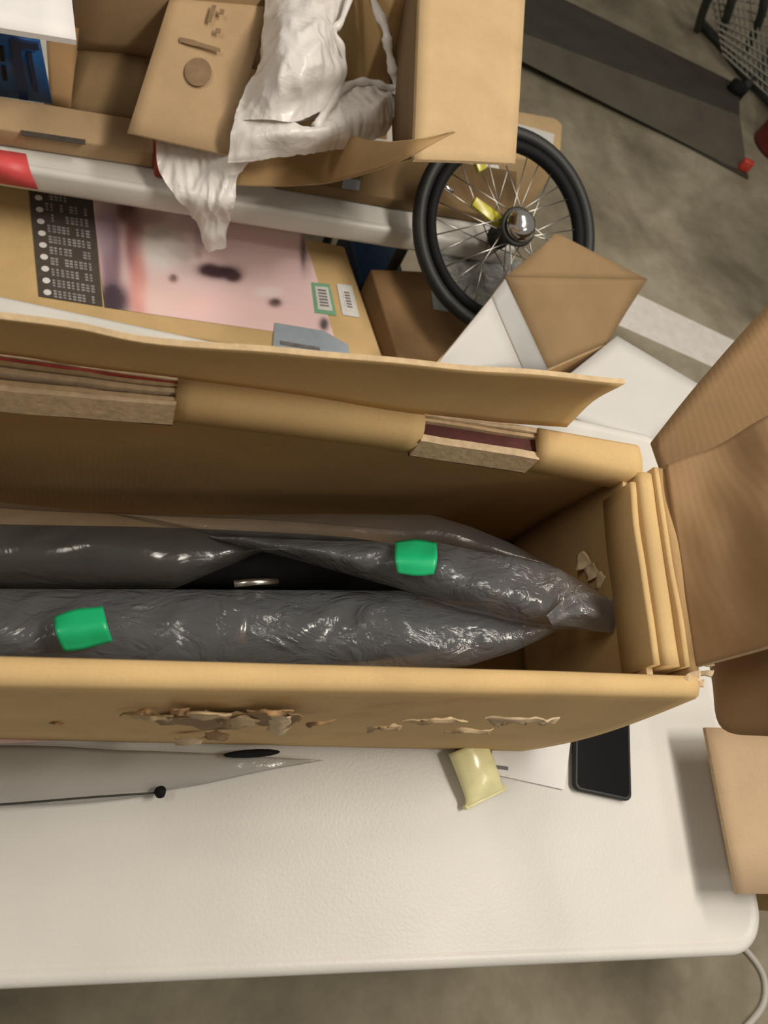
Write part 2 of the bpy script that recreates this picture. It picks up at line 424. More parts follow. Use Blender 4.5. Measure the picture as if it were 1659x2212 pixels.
rc = P(1672, 322, 0)
cn = thing('red_canister', 'dark red canister standing on the floor at the right edge below the rack', 'canister', (rc.x, rc.y, 0))
tube('body', [(rc.x, rc.y, z) for z in (0.002, 0.02, 0.30, 0.33, 0.35)], 0.11, M['dark_red'], cn, 24, rr=lambda t: 0.115 if t < 0.8 else 0.115 - (t - .8) * 0.3)
tube('cap', [(rc.x, rc.y, z) for z in (0.351, 0.385, 0.40)], 0.05, M['white_plastic'], cn, 16)

# ------------------------------------------------------------------ the white folding table in front
TZ = 0.74
tb = thing('folding_table', 'long white moulded plastic folding table under the open bicycle carton', 'table', (-0.9, 0.38, 0))
slab_top('tabletop', rounded(-1.83, 0.0, 0.0, 0.76, 0.055, 10), TZ, M['white_plastic'], tb)
for x in (-1.6, -0.25):
    for y in (0.10, 0.66):
        tube('leg', [(x, y, 0.001), (x, y, 0.35), (x, y, 0.69)], 0.014, M['dark_metal'], tb, 10)
    tube('leg_brace', [(x, 0.116, 0.30), (x, 0.38, 0.30), (x, 0.644, 0.30)], 0.011, M['dark_metal'], tb, 8)

# ------------------------------------------------------------------ big open carton on the table
bc = thing('open_carton', 'long open brown cardboard carton with black bagged part inside, on the white table', 'carton', (-0.95, 0.36, TZ))
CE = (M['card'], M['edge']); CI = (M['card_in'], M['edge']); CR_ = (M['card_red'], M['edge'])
XL = -1.62
def wallnet(b0, b1, m0, m1, t0, t1):
    return [[b0, b1], [m0, m1], [t0, t1]]
# near wall: bulging outwards towards its foot
def near_wall():
    nu, nv = 90, 22; vs = []
    zb, zt = TZ + 0.002, 1.047
    def outer(u, t):
        xb = XL + (-0.345 - XL) * u; xt = XL + (-0.345 - XL) * u
        yb = 0.2150 + 0.016 * max(0, (xb + 0.93) / 0.6) if xb > -0.93 else 0.2150
        yt = 0.2285 + 0.058 * (xt + 0.676) if xt > -0.95 else 0.2285 + 0.058 * (-0.95 + 0.676) + 0.02 * (xt + 0.95)
        yt -= 0.0105
        y = yb + (yt - yb) * t - 0.007 * math.sin(math.pi * t)
        x = xb + (0.020 * t + 0.012 * (1 - t)) * max(0, (u - 0.9) / 0.1) if u > 0.9 else xb
        # long dented crease across the middle
        w = math.exp(-((t - 0.38) / 0.10) ** 2) * max(0, min(1, (u - 0.42) / 0.12)) * max(0, min(1, (0.97 - u) / 0.1))
        r = noise.noise(Vector((x * 26, t * 14, 1.3))) + 0.6 * noise.noise(Vector((x * 60, t * 30, 4.1)))
        y += w * 0.0060 * r + w * 0.002
        return Vector((x, y, zb + (zt - zb) * t))
    for i in range(nu + 1):
        u = i / nu
        for j in range(nv + 1): vs.append(outer(u, j / nv))
        # rounded shoulder and inner face
        o = outer(u, 1.0)
        for k in range(1, 6):
            a = math.pi * k / 5; vs.append(o + Vector((0, 0.0105 * (1 - math.cos(a)), 0.0080 * math.sin(a))))
        vs.append(o + Vector((0, 0.020, -0.02)))
        vs.append(Vector((o.x, o.y + 0.012, zb + 0.02))); vs.append(Vector((o.x, o.y + 0.012, zb)))
    m = nv + 1 + 8; fs_ = []
    for i in range(nu):
        for j in range(m): fs_.append((i * m + j, (i + 1) * m + j, (i + 1) * m + (j + 1) % m, i * m + (j + 1) % m))
    fs_.append(tuple(range(m))); fs_.append(tuple(nu * m + j for j in range(m - 1, -1, -1)))
    return mesh('near_wall', vs, fs_, M['card'], bc, None, True)
near_wall()

# torn paper flakes on the near wall (face outwards)
def on_near(px, py, out=0.004):
    d_ = RX * ((px - W / 2) / F) + RY * ((py - H / 2) / F) + RZ
    t = (0.2115 - out - CAM.y) / d_.y
    return CAM + d_ * t
# far wall
fin = [(-1700, .36)]
FX = [XL, -0.941, -0.811, -0.641, -0.463, -0.345]
FI = [0.400, 0.431, 0.447, 0.458, 0.464, 0.462]
FO = [0.445, 0.471, 0.477, 0.489, 0.499, 0.503]
def interp(xs, ys, x):
    if x <= xs[0]: return ys[0]
    for i in range(len(xs) - 1):
        if x <= xs[i + 1]:
            f = (x - xs[i]) / (xs[i + 1] - xs[i]); return ys[i] + (ys[i + 1] - ys[i]) * f
    return ys[-1]
def fi(x): return interp(FX, FI, x)
def fo(x): return interp(FX, FO, x)
N_ = 14
YB = [0.425, 0.468, 0.497, 0.512, 0.522]
netf = []
for z, k in ((TZ + 0.004, 0), (0.84, 0.35), (0.94, 0.72), (1.022, 1.0)):
    row = []
    for i in range(N_ + 1):
        x = XL + 0.004 + (-0.347 - XL) * i / N_
        yb = interp([-1.62, -0.95, -0.70, -0.50, -0.33], YB, x); yt = fi(x) + 0.012
        row.append(Vector((x + 0.02 * (1 - k) * (i / N_), yb + (yt - yb) * k + 0.006 * math.sin(math.pi * k), z)))
    netf.append(row)
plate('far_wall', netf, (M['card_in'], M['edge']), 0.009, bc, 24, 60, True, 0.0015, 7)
# folded rim over the far wall, in two runs, leaving the two cut slots open
def rim(x0, x1, n=20):
    vs = []; prof = 14
    for i in range(n + 1):
        x = x0 + (x1 - x0) * i / n; a, b = fi(x), fo(x)
        wob = 0.0015 * noise.noise(Vector((x * 20, 3, 1)))
        cy, ry = (a + b) / 2, (b - a) / 2
        pr = [(a + 0.004, 1.012), (a + 0.001, 1.026), (a + 0.000, 1.036), (a + 0.003, 1.045), (a + 0.008, 1.050), (cy, 1.0525 + wob), (b - 0.006, 1.0515), (b - 0.001, 1.048), (b, 1.040), (b, 1.012)]
        vs += [Vector((x, y, z)) for y, z in pr]
    m = 10; fs_ = []
    for i in range(n):
        for j in range(m): fs_.append((i * m + j, (i + 1) * m + j, (i + 1) * m + (j + 1) % m, i * m + (j + 1) % m))
    fs_.append(tuple(range(m))); fs_.append(tuple(n * m + j for j in range(m - 1, -1, -1)))
    return mesh('folded_rim', vs, fs_, M['card'], bc, None, True)
SLOT1 = (-1.30, -0.812); SLOT2 = (-0.587, -0.462)
rim(XL + 0.01, SLOT1[0], 8); rim(SLOT1[1], SLOT2[0], 16); rim(SLOT2[1], -0.342, 10)
def slot(x0, x1, layers, nm):
    def run(f0, f1, z, rough, seed, zb):
        vs = []
        for i in range(n + 1):
            x = x0 - 0.001 + (x1 - x0 + 0.002) * i / n; a, b = fi(x), fo(x)
            w = rough * noise.noise(Vector((x * 40, seed, 0))); ww = rough * noise.noise(Vector((x * 17, seed, 7)))
            ya, yb = a + (b - a) * f0 + ww, a + (b - a) * f1 + ww * 0.7
            vs += [Vector((x, ya, zb)), Vector((x, ya, z + w)), Vector((x, yb, z + w)), Vector((x, yb, zb))]
        fs_ = [(i * 4 + j, (i + 1) * 4 + j, (i + 1) * 4 + (j + 1) % 4, i * 4 + (j + 1) % 4) for i in range(n) for j in range(4)]
        return vs, fs_ + [(0, 1, 2, 3), (n * 4 + 3, n * 4 + 2, n * 4 + 1, n * 4)]
    n = 26
    s = mesh('slot', *run(0.05, 0.95, 1.013, 0, 0, 1.010), M['maroon'], bc); s['label'] = nm
    for (f0, f1, z, mat, rough, seed) in layers:
        mesh('slot_layer', *run(f0, f1, z, rough, seed, 1.014), mat, s)
slot(*SLOT2, [(0.0, 0.24, 1.043, M['torn'], 0.001, 1), (0.25, 0.30, 1.038, M['edge'], 0.001, 2), (0.30, 0.66, 1.0405, M['maroon'], 0.001, 3), (0.67, 0.78, 1.045, M['edge'], 0.001, 4), (0.80, 0.96, 1.048, M['torn'], 0.001, 5)], 'short slot with dark red layer inside')
slot(*SLOT1, [(0.0, 0.13, 1.046, M['torn'], 0.0015, 1), (0.14, 0.26, 1.046, M['edge'], 0.002, 2), (0.27, 0.36, 1.040, M['maroon'], 0.001, 3), (0.37, 0.50, 1.048, M['torn'], 0.002, 4), (0.51, 0.55, 1.042, M['maroon'], 0.001, 9), (0.56, 0.66, 1.048, M['edge'], 0.002, 6), (0.67, 0.75, 1.0475, M['red'], 0.001, 5), (0.76, 0.88, 1.049, M['torn'], 0.002, 7), (0.90, 0.99, 1.046, M['card_dark'], 0.0015, 8)], 'long slot showing torn layers and a red layer')
# teeth of the torn perforation along slot 1
vs, fs_ = [], []
x = SLOT1[0] + 0.01
while x < SLOT1[1] - 0.005:
    y = fo(x) - 0.0035; n = len(vs); h = 1.049 + random.uniform(0, .004); w = random.uniform(.003, .005)
    vs += [(x - w, y, 1.03), (x + w, y, 1.03), (x, y + .001, h), (x - w, y + 0.003, 1.03), (x + w, y + 0.003, 1.03), (x, y + 0.004, h)]
    fs_ += [(n, n + 1, n + 2), (n + 4, n + 3, n + 5), (n, n + 2, n + 5, n + 3), (n + 1, n + 4, n + 5, n + 2), (n, n + 3, n + 4, n + 1)]
    x += random.uniform(.010, .015)
o = mesh('perforation_teeth', vs, fs_, M['edge'], bc); o['kind'] = 'stuff'
# end wall with its folded ridges
def ridge(x0, x1, zt, mat, ya0=0.262, yb0=0.462, b=0.004, ddx=-0.006, nm='end_fold', zb=1.0):
    # strip along y at the top of the end wall
    vs = []; n = 12
    for i in range(n + 1):
        t = i / n; y = ya0 + (yb0 - ya0) * t; s = ddx * (1 - t) + 0.0018 * noise.noise(Vector((y * 14, x0 * 50, 0)))
        zz = zt + 0.0015 * noise.noise(Vector((y * 18, x1 * 70, 2)))
        c = (x0 + x1) / 2 + s; r = (x1 - x0) / 2
        for k in range(7):
            a = math.pi * k / 6; vs.append(Vector((c - r * math.cos(a), y, zz - r * 0.6 + r * 0.6 * math.sin(a))))
        vs.append(Vector((c + r, y, zb))); vs.append(Vector((c - r, y, zb)))
    m = 9
    fs_ = [(i * m + j, (i + 1) * m + j, (i + 1) * m + (j + 1) % m, i * m + (j + 1) % m) for i in range(n) for j in range(m)]
    fs_ += [tuple(range(m)), tuple(n * m + j for j in range(m - 1, -1, -1))]
    return mesh(nm, vs, fs_, mat, bc, None, True)
ridge(-0.3600, -0.3520, 1.048, M['card'], 0.2655, 0.455)
ridge(-0.3490, -0.3300, 1.051, M['card'], 0.2655, 0.468, zb=1.004)
ridge(-0.3280, -0.3215, 1.052, M['card'], 0.2655, 0.476, zb=1.004)
ridge(-0.3205, -0.3070, 1.0490, M['card_in'], 0.2600, 0.478, zb=1.004)
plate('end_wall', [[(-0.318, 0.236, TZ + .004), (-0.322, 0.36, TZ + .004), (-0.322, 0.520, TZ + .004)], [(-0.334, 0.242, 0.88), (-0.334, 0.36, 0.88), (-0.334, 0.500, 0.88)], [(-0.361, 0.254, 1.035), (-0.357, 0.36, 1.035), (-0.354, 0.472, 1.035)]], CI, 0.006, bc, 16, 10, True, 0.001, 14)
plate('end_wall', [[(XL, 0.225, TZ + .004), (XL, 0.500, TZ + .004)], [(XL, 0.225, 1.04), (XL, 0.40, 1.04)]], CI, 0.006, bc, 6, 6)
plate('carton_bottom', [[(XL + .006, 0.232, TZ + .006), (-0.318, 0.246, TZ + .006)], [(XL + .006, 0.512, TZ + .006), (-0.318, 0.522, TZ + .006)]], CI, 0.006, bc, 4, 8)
# flap standing up along the far side
net = []
for k, (py_off, z) in enumerate(((0, 1.052), (0, 1.095), (0, 1.135))):
    row = []
    tops = [(-420, 640), (0, 681), (165, 700), (330, 733), (600, 752), (880, 781), (1120, 800), (1350, 822)]
    bots = [(-420, 720), (0, 762), (165, 785), (380, 812), (650, 850), (900, 885), (1060, 905), (1222, 918)]
    for (tx, ty), (bx, by) in zip(tops, bots):
        A = P(tx, ty, 1.152); B = P(bx, by, 1.054); f = k / 2
        q = B.lerp(A, f); q.y += 0.006 * math.sin(math.pi * f); row.append(q)
    net.append(row)
plate('side_flap', net, CE, 0.0045, bc, 10, 48, True, 0.0022, 11, 3.0)
# end flap folded outwards, wrinkled
EF = [[P(1436, 1010, 1.048), P(1468, 1220, 1.048), P(1503, 1440, 1.048)],
      [P(1560, 958, 1.085), P(1580, 1200, 1.085), P(1590, 1414, 1.085)],
      [P(1668, 900, 1.125), P(1690, 1160, 1.125), P(1690, 1386, 1.125)],
      [P(1800, 830, 1.16), P(1830, 1110, 1.16), P(1830, 1340, 1.16)]]
plate('end_flap', EF, CR_, 0.0045, bc, 40, 44, True, 0.007, 13, 5.0, aniso=(2.6, 1.0, 1.0))
# lower flap behind it
LF = [[P(1405, 958, 0.985), P(1470, 1150, 0.985), P(1520, 1330, 0.985), P(1543, 1470, 0.960)],
      [P(1520, 815, 1.03), P(1560, 1100, 1.03), P(1590, 1350, 1.03), P(1562, 1572, 0.985)],
      [P(1668, 650, 1.08), P(1690, 1050, 1.08), P(1690, 1350, 1.08), P(1668, 1590, 1.03)],
      [P(1860, 460, 1.14), P(1860, 950, 1.14), P(1860, 1350, 1.14), P(1860, 1600, 1.09)]]
plate('lower_flap', LF, (M['card_red'], M['edge']), 0.0045, bc, 20, 20, True, 0.002, 6, 2.0)
# frayed paper at the torn corner
for k, (x, y, s) in enumerate(((1500, 1462, 16), (1522, 1455, 14), (1512, 1475, 12), (1538, 1428, 16), (1480, 1470, 10))):
    plate('torn_flake', [[P(x - s, y - s * .5, 1.050), P(x + s, y - s * .7, 1.056)], [P(x - s * .8, y + s * .6, 1.050), P(x + s * .7, y + s * .5, 1.054)]], (M['torn'], M['torn']), 0.0012, bc, 6, 6, True, 0.003, 90, k * 3.1, rag=0.004)
# torn flakes on the near wall, and dark patches painting in dents and a recess
for k, (x, y, w, h, mt) in enumerate(((450, 1556, 120, 16, 'card_mid'), (585, 1552, 70, 13, 'card_mid'), (605, 1562, 26, 26, 'torn'), (440, 1545, 60, 10, 'edge'), (520, 1560, 40, 10, 'edge'), (330, 1548, 45, 5, 'edge'), (940, 1558, 70, 5, 'edge'), (1130, 1557, 80, 6, 'torn'),
                                     (830, 1572, 40, 5, 'edge'), (1010, 1580, 60, 4, 'edge'), (410, 1602, 30, 8, 'torn'), (470, 1590, 26, 12, 'card_dark'), (385, 1538, 20, 8, 'card_dark'), (490, 1562, 16, 10, 'card_dark'), (585, 1537, 50, 4, 'card_dark'), (120, 1562, 22, 3, 'card_dark'), (300, 1540, 40, 3, 'card_dark'), (690, 1562, 30, 4, 'card_dark'))):
    lo = -.0015 if mt == 'card_mid' else 0
    A = [on_near(x - w, y - h * .6, .006 + lo), on_near(x, y - h, .007 + lo), on_near(x + w, y - h * .5, .006 + lo)]
    B = [on_near(x - w * .9, y + h * .5, .006 + lo), on_near(x, y + h, .010 + 2.6 * lo), on_near(x + w * .8, y + h * .6, .006 + lo)]
    plate('torn_flake', [A, B], (M[mt], M[mt]), 0.0008, bc, 8, 12, True, 0.0012, 60, k * 2.3, rag=0.004)
# little torn hole with flakes on the end wall
for k, (x, y) in enumerate(((1262, 1212), (1282, 1236), (1300, 1252))):
    z = 0.93
    q = Vector((-0.347, P(x, y, z).y + 0.005, z))
    d_ = RX * ((x - W / 2) / F) + RY * ((y - H / 2) / F) + RZ
    t = (-0.3475 - CAM.x) / d_.x; q = CAM + d_ * t
    plate('torn_flake', [[q + Vector((0, -.009, .012)), q + Vector((-.006, .006, .012))], [q + Vector((-.004, -.008, -.01)), q + Vector((-.002, .008, -.008))]], (M['torn'], M['card_dark']), 0.001, bc, 5, 5, True, 0.004, 80, k * 4.0, rag=0.004)

# ------------------------------------------------------------------ black part in clear film inside the carton
fk = thing('bicycle_fork', 'black two-armed metal part lying in clear film inside the long carton', 'bicycle part', P(600, 1280, 0.76))
arm = lambda pts, r, nm='fork_arm': tube(nm, [P(*q) for q in pts], r, M['black_matt'], fk, 14, 6, rr=lambda t: r * (1.0 - 0.35 * max(0, (t - .7) / .3)))
arm([(-500, 1190, .80), (0, 1200, .82), (400, 1205, .84), (800, 1225, .86), (1050, 1265, .88)], 0.032)
arm([(-500, 1360, .80), (0, 1365, .83), (400, 1370, .845), (800, 1370, .86), (1050, 1345, .88)], 0.030)
plate('back_plate', [[P(-500, 1140, .80), P(300, 1160, .80), P(900, 1190, .81)], [P(-500, 1430, .80), P(300, 1420, .80), P(900, 1400, .81)]], (M['black_matt'], M['black_matt']), 0.02, fk, 4, 10)
axl = [P(520, 1385, .925), P(527, 1345, .925), P(530, 1310, .905)]
tube('axle_bolt', axl, 0.006, M['tin'], fk, 12)['label'] = 'bright metal bolt'
tube('washer_rod', [P(505, 1262, .90), P(545, 1258, .90), P(600, 1257, .90)], 0.004, M['tin'], fk, 10)['label'] = 'bright metal rod'

sl = thing('plastic_sleeve', 'crumpled clear plastic sleeve with green tape around the black part in the carton', 'plastic bag', P(700, 1290, 0.78))
def curve_at(pts, x):
    return interp([p[0] for p in pts], [p[1] for p in pts], x)
def lobe(name, top, bot, xs, zf, hf, mat, amp, seed, nv=24):
    vs = []; nu = len(xs) - 1
    for i, x in enumerate(xs):
        a, b = curve_at(top, x), curve_at(bot, x)
        for j in range(nv + 1):
            v = j / nv; y = a + (b - a) * v
            z = zf(x) + hf(x) * math.sin(math.pi * v) ** 0.7
            q = P(x, y, z)
            e = math.sin(math.pi * v) ** 0.5
            w1 = noise.noise(Vector((q.x * 13 + q.y * 9, q.y * 20, seed)))
            w2 = 1 - 2 * abs(noise.noise(Vector((q.x * 24 - q.y * 14, q.y * 16, seed + 5))))
            w3 = 1 - 2 * abs(noise.noise(Vector((q.x * 46 + q.y * 30, q.y * 38, seed + 9))))
            q.z += e * amp * (0.7 * w1 + 0.45 * w2 + 0.30 * w3 * max(0, w1 + .25))
            vs.append(q)
    m = nv + 1
    fs_ = [(i * m + j, (i + 1) * m + j, (i + 1) * m + j + 1, i * m + j + 1) for i in range(nu) for j in range(nv)]
    return mesh(name, vs, fs_, mat, sl, None, True)
rng = lambda a, b, n: [a + (b - a) * i / n for i in range(n + 1)]
# left upper film, dull; its right end makes the slanting edge of the opening
lobe('upper_film', [(-500, 1040), (0, 1085), (270, 1112), (320, 1118), (620, 1186)], [(-500, 1272), (380, 1271), (560, 1193), (620, 1188)], rng(-500, 620, 60), lambda x: .865 + .02 * (x + 500) / 1100, lambda x: .035 * min(1, max(0, (620 - x) / 300)), M['clear_dull'], .008, 2.0)
# back film behind, against the far wall
lobe('back_film', [(250, 1108), (460, 1112), (700, 1110), (930, 1112), (1010, 1135), (1100, 1172), (1210, 1226)], [(250, 1112), (460, 1162), (700, 1172), (860, 1178), (950, 1180), (1100, 1215), (1210, 1232)], rng(250, 1210, 50), lambda x: .875 + .05 * (x - 250) / 960, lambda x: .012, M['clear_dull'], .004, 7.0, 10)
# right upper film with green tape
lobe('upper_film', [(455, 1158), (700, 1168), (950, 1172), (1030, 1190), (1120, 1205), (1210, 1228), (1325, 1300)], [(455, 1162), (620, 1204), (870, 1274), (1000, 1318), (1180, 1356), (1325, 1368)], rng(455, 1325, 80), lambda x: .90 + .075 * max(0, (x - 455) / 870), lambda x: .032 * min(1, max(0, (x - 455) / 250)) * min(1, max(.1, (1325 - x) / 300)), M['clear'], .013, 4.0, 34)
# lower film
lobe('lower_film', [(-500, 1262), (0, 1272), (400, 1273), (870, 1276), (1000, 1312), (1180, 1350), (1240, 1356)], [(-500, 1452), (950, 1452), (1020, 1436), (1110, 1408), (1200, 1366), (1240, 1358)], rng(-500, 1240, 120), lambda x: .90 + .05 * max(0, (x - 600) / 640), lambda x: .030 * min(1, max(.1, (1240 - x) / 400)), M['clear'], .010, 9.0, 34)
# folded tip
plate('sleeve_tip', [[P(1180, 1330, .985), P(1245, 1280, .990), P(1324, 1296, .985)], [P(1190, 1345, .985), P(1265, 1325, 1.00), P(1328, 1330, .99)], [P(1200, 1352, .975), P(1270, 1362, .982), P(1331, 1368, .982)]], M['clear'], 0, sl, 16, 16, True, 0.006, 40, 1.0)
def tapepiece(px, z0):
    net = [[P(x, y, z) for x, y, z in r] for r in px]
    o = plate('green_tape', net, (M['green_tape'], M['green_tape']), 0.0012, sl, 12, 12, True, 0.002, 40, z0); o['label'] = 'bright green tape'
tapepiece([[(853, 1172, .958), (900, 1166, .960), (943, 1170, .962)], [(853, 1205, .982), (900, 1205, .985), (944, 1205, .987)], [(858, 1238, .978), (900, 1244, .980), (936, 1240, .982)]], 0)
tapepiece([[(117, 1334, .948), (165, 1318, .950), (222, 1310, .950)], [(120, 1365, .957), (172, 1360, .958), (232, 1350, .958)], [(138, 1408, .946), (185, 1402, .947), (243, 1384, .947)]], 4)

# ------------------------------------------------------------------ things lying on the white table
def flat_on_table(pts, z): return [(q.x, q.y) for q in [P(x, y, z) for x, y in pts]]
ph = thing('phone', 'black smartphone lying face up on the white table beside the carton', 'phone', P(1300, 1650, TZ))
ub = P(1365, 1732, TZ + .008); ul = P(1241, 1706, TZ + .008); ut = P(1352, 1500, TZ + .008)
ex = (ub - ul).normalized(); ey = (ut - ub); ey = (ey - ex * ey.dot(ex)).normalized()
wid = (ub - ul).length; hgt = wid * 2.05
def loc_poly(o, ex, ey, w, h, r, seg=6):
    return [(o.x + ex.x * x + ey.x * y, o.y + ex.y * x + ey.y * y) for x, y in rounded(0, w, 0, h, r, seg)]
body = loc_poly(ul, ex, ey, wid, hgt, 0.009)
prism('case', body, TZ + .0005, TZ + .0085, M['black_rubber'], ph, 0.002)
prism('screen', loc_poly(ul + ex * .004 + ey * .004, ex, ey, wid - .008, hgt - .008, 0.007), TZ + .0086, TZ + .0090, M['black'], ph)

cdp = flat_on_table([(1063, 1672), (1218, 1706), (1232, 1600), (1215, 1540), (1060, 1560)], TZ + .001)
ca = tag(prism('paper_card', cdp, TZ + .0004, TZ + .0022, M['paper']), 'small white printed card lying between yellow tube and phone', 'card')
for k in range(1):
    q = flat_on_table([(1068, 1652), (1098, 1656), (1098, 1664), (1068, 1660)], TZ + .003)
    prism('print_line', q, TZ + .0023, TZ + .0026, M['grey_ink'], ca)

y0, y1 = P(1008, 1612, TZ + .014), P(1052, 1722, TZ + .012)
yt = tag(thing('yellow_tube', 'short glossy pale yellow plastic tube on the white table near the carton', 'tube', (y0 + y1) / 2), 'short glossy pale yellow plastic tube on the white table near the carton', 'tube')
vs, fs_ = [], []
ax = (y1 - y0); sd = Vector((ax.y, -ax.x, 0)).normalized()
for i in range(15):
    t = i / 14; c = y0 + ax * t; hw = 0.0265 if t < .9 else 0.0265 + .004 * (t - .9) * 10
    hh = 0.013 * (1 - .55 * t ** 3) + .001
    for k in range(16):
        a = 2 * math.pi * k / 16
        vs.append(Vector((c.x, c.y, TZ + .001 + hh)) + sd * hw * math.cos(a) + Vector((0, 0, hh * math.sin(a) + .0012 * noise.noise(c * 60 + Vector((k, 0, 0))))))
for i in range(14):
    for k in range(16): fs_.append((i * 16 + k, i * 16 + (k + 1) % 16, (i + 1) * 16 + (k + 1) % 16, (i + 1) * 16 + k))
fs_ += [tuple(range(15, -1, -1)), tuple(14 * 16 + k for k in range(16))]
mesh('tube_body', vs, fs_, M['yellow_plastic'], yt, None, True)
box('crimped_end', (y1.x, y1.y, TZ + .006), (.060, .006, .009), M['yellow_plastic'], yt, math.atan2(sd.y, sd.x), .0015)

# clear plastic sheet with a rod on it, left
sh = [[P(-300, 1606, TZ + .003), P(100, 1614, TZ + .004), P(420, 1626, TZ + .006), P(700, 1642, TZ + .003)],
      [P(-300, 1680, TZ + .008), P(100, 1680, TZ + .016), P(330, 1672, TZ + .012), P(560, 1668, TZ + .004)],
      [P(-300, 1745, TZ + .010), P(100, 1738, TZ + .013), P(280, 1725, TZ + .008), P(350, 1712, TZ + .003)]]
tag(plate('plastic_sheet', sh, (M['sheet'], M['sheet']), 0.0006, None, 14, 26, True, 0.003, 18, 1.0), 'clear plastic sheet lying crumpled on the white table left of the tube', 'plastic sheet')
rd = thing('thin_rod', 'thin dark rod with a small round black tip on the clear plastic sheet', 'rod', P(200, 1720, TZ + .013))
tube('shaft', [P(-250, 1752, TZ + .018), P(0, 1738, TZ + .022), P(200, 1722, TZ + .021), P(335, 1713, TZ + .0165)], 0.0011, M['dark_metal'], rd, 8, 4)
tube('ball_tip', [P(334, 1713, TZ + .016), P(338, 1712, TZ + .016), P(347, 1711, TZ + .016), P(355, 1710, TZ + .016), P(358, 1710, TZ + .016)], 0.006, M['black_matt'], rd, 12, 2, rr=lambda t: .0062 * max(.25, math.sin(math.pi * min(max(t, .04), .96))) ** .6)
oq = P(540, 1631, TZ + .008)
vs, fs_ = [], []
for i in range(9):
    a = math.pi * i / 8
    for k in range(14):
        b = 2 * math.pi * k / 14; vs.append(Vector((oq.x + .031 * math.sin(a) * math.cos(b), oq.y + .0045 * math.sin(a) * math.sin(b) + .1 * .031 * math.sin(a) * math.cos(b), TZ + .0205 + .0045 * math.cos(a))))
for i in range(8):
    for k in range(14): fs_.append((i * 14 + k, i * 14 + (k + 1) % 14, (i + 1) * 14 + (k + 1) % 14, (i + 1) * 14 + k))
oc = mesh('black_clip', vs, fs_, M['black_matt'], None, None, True)
tag(oc, 'small flat black oval clip on the plastic sheet below the dented carton side', 'clip')
pk = flat_on_table([(-120, 1592), (0, 1603), (100, 1598), (230, 1588), (230, 1560), (-120, 1540)], TZ)
pk = [(x, y - 0.002) for x, y in pk]
tag(prism('pink_paper', pk, TZ + .0006, TZ + .0016, M['pink']), 'strip of pink paper poking out under the carton at left', 'paper')

# cardboard sheet of a carton standing by the table's right end
rs = thing('side_carton', 'pale brown carton standing beside the right end of the white table', 'carton', (0.25, 0.2, 0))
plate('flap', [[P(1520, 1572, .79), P(1700, 1576, .79), P(2050, 1590, .79)], [P(1590, 1931, .79), P(1700, 1932, .79), P(2150, 1945, .79)]], (M['card_sheet'], M['edge']), 0.005, rs, 4, 8, True, .001, 6)
xe = 0.16
for c, s in (((xe, 0.17, .394), (.006, .26, .784)), ((xe + .30, 0.17, .394), (.006, .26, .784)), ((xe + .15, .043, .394), (.294, .006, .784)), ((xe + .15, .297, .394), (.294, .006, .784))):
    box('wall', c, s, M['card'], rs)
box('bottom', (xe + .15, .17, .006), (.29, .246, .006), M['card_in'], rs)

# white cable on the floor at lower right
tag(tube('cable', [P(1540, 2290, .006), P(1610, 2220, .006), P(1648, 2170, .006), P(1652, 2120, .006), P(1634, 2080, .006), P(1600, 2040, .006)], 0.007, M['cable'], None, 8, 8), 'pale cable curling on the concrete floor by the table corner', 'cable')

# ------------------------------------------------------------------ second white table behind
Z2 = 0.60
t2 = thing('low_table', 'low white plastic table behind, piled with cartons and a shopping bag', 'table', (-1.0, 1.5, 0))
e0, e1 = P(0, 328, Z2), P(905, 484, Z2)
u2 = (e1 - e0).normalized(); v2 = Vector((-u2.y, u2.x, 0))
c2 = P(1120, 505, Z2)
c2 = e0 + u2 * (c2 - e0).dot(u2)
o2 = c2 - u2 * 1.7
def T2(a, b): q = o2 + u2 * a + v2 * b; return (q.x, q.y)
poly = [T2(x, y) for x, y in rounded(0, 1.7, -0.03, 0.62, 0.045, 8)]
slab_top('tabletop', poly, Z2, M['white_plastic'], t2, rim=0.045)
for a in (0.15, 1.5):
    for b in (0.08, 0.52):
        q = T2(a, b); tube('leg', [(q[0], q[1], .001), (q[0], q[1], .3), (q[0], q[1], Z2 - .044)], 0.013, M['dark_metal'], t2, 10)
# red label stuck on the rim
n2 = -v2
def rim_pt(px, py, off=0.002):
    base = o2 + v2 * (-0.03) + n2 * off
    d_ = RX * ((px - W / 2) / F) + RY * ((py - H / 2) / F) + RZ
    t = (base - CAM).dot(n2) / d_.dot(n2); return CAM + d_ * t
zt_, zb_ = Z2 - .004, Z2 - .041
la, lb = rim_pt(-60, 330), rim_pt(72, 345)
bk = v2 * .034
plate('red_label', [[Vector((la.x, la.y, Z2 + .0012)) + bk, Vector((lb.x - .014, lb.y, Z2 + .0012)) + bk], [Vector((la.x, la.y, Z2 + .0020)) + v2 * .006, Vector((lb.x - .008, lb.y, Z2 + .0020)) + v2 * .006], [Vector((la.x, la.y, zt_ - .003)) + n2 * .002, Vector((lb.x - .004, lb.y, zt_ - .003)) + n2 * .002], [Vector((la.x, la.y, zb_ + .006)), Vector((lb.x + .004, lb.y, zb_ + .006))]], (M['red_label'], M['red_label']), 0.0012, t2, 3, 2, False)['label'] = 'red label stuck over the edge'

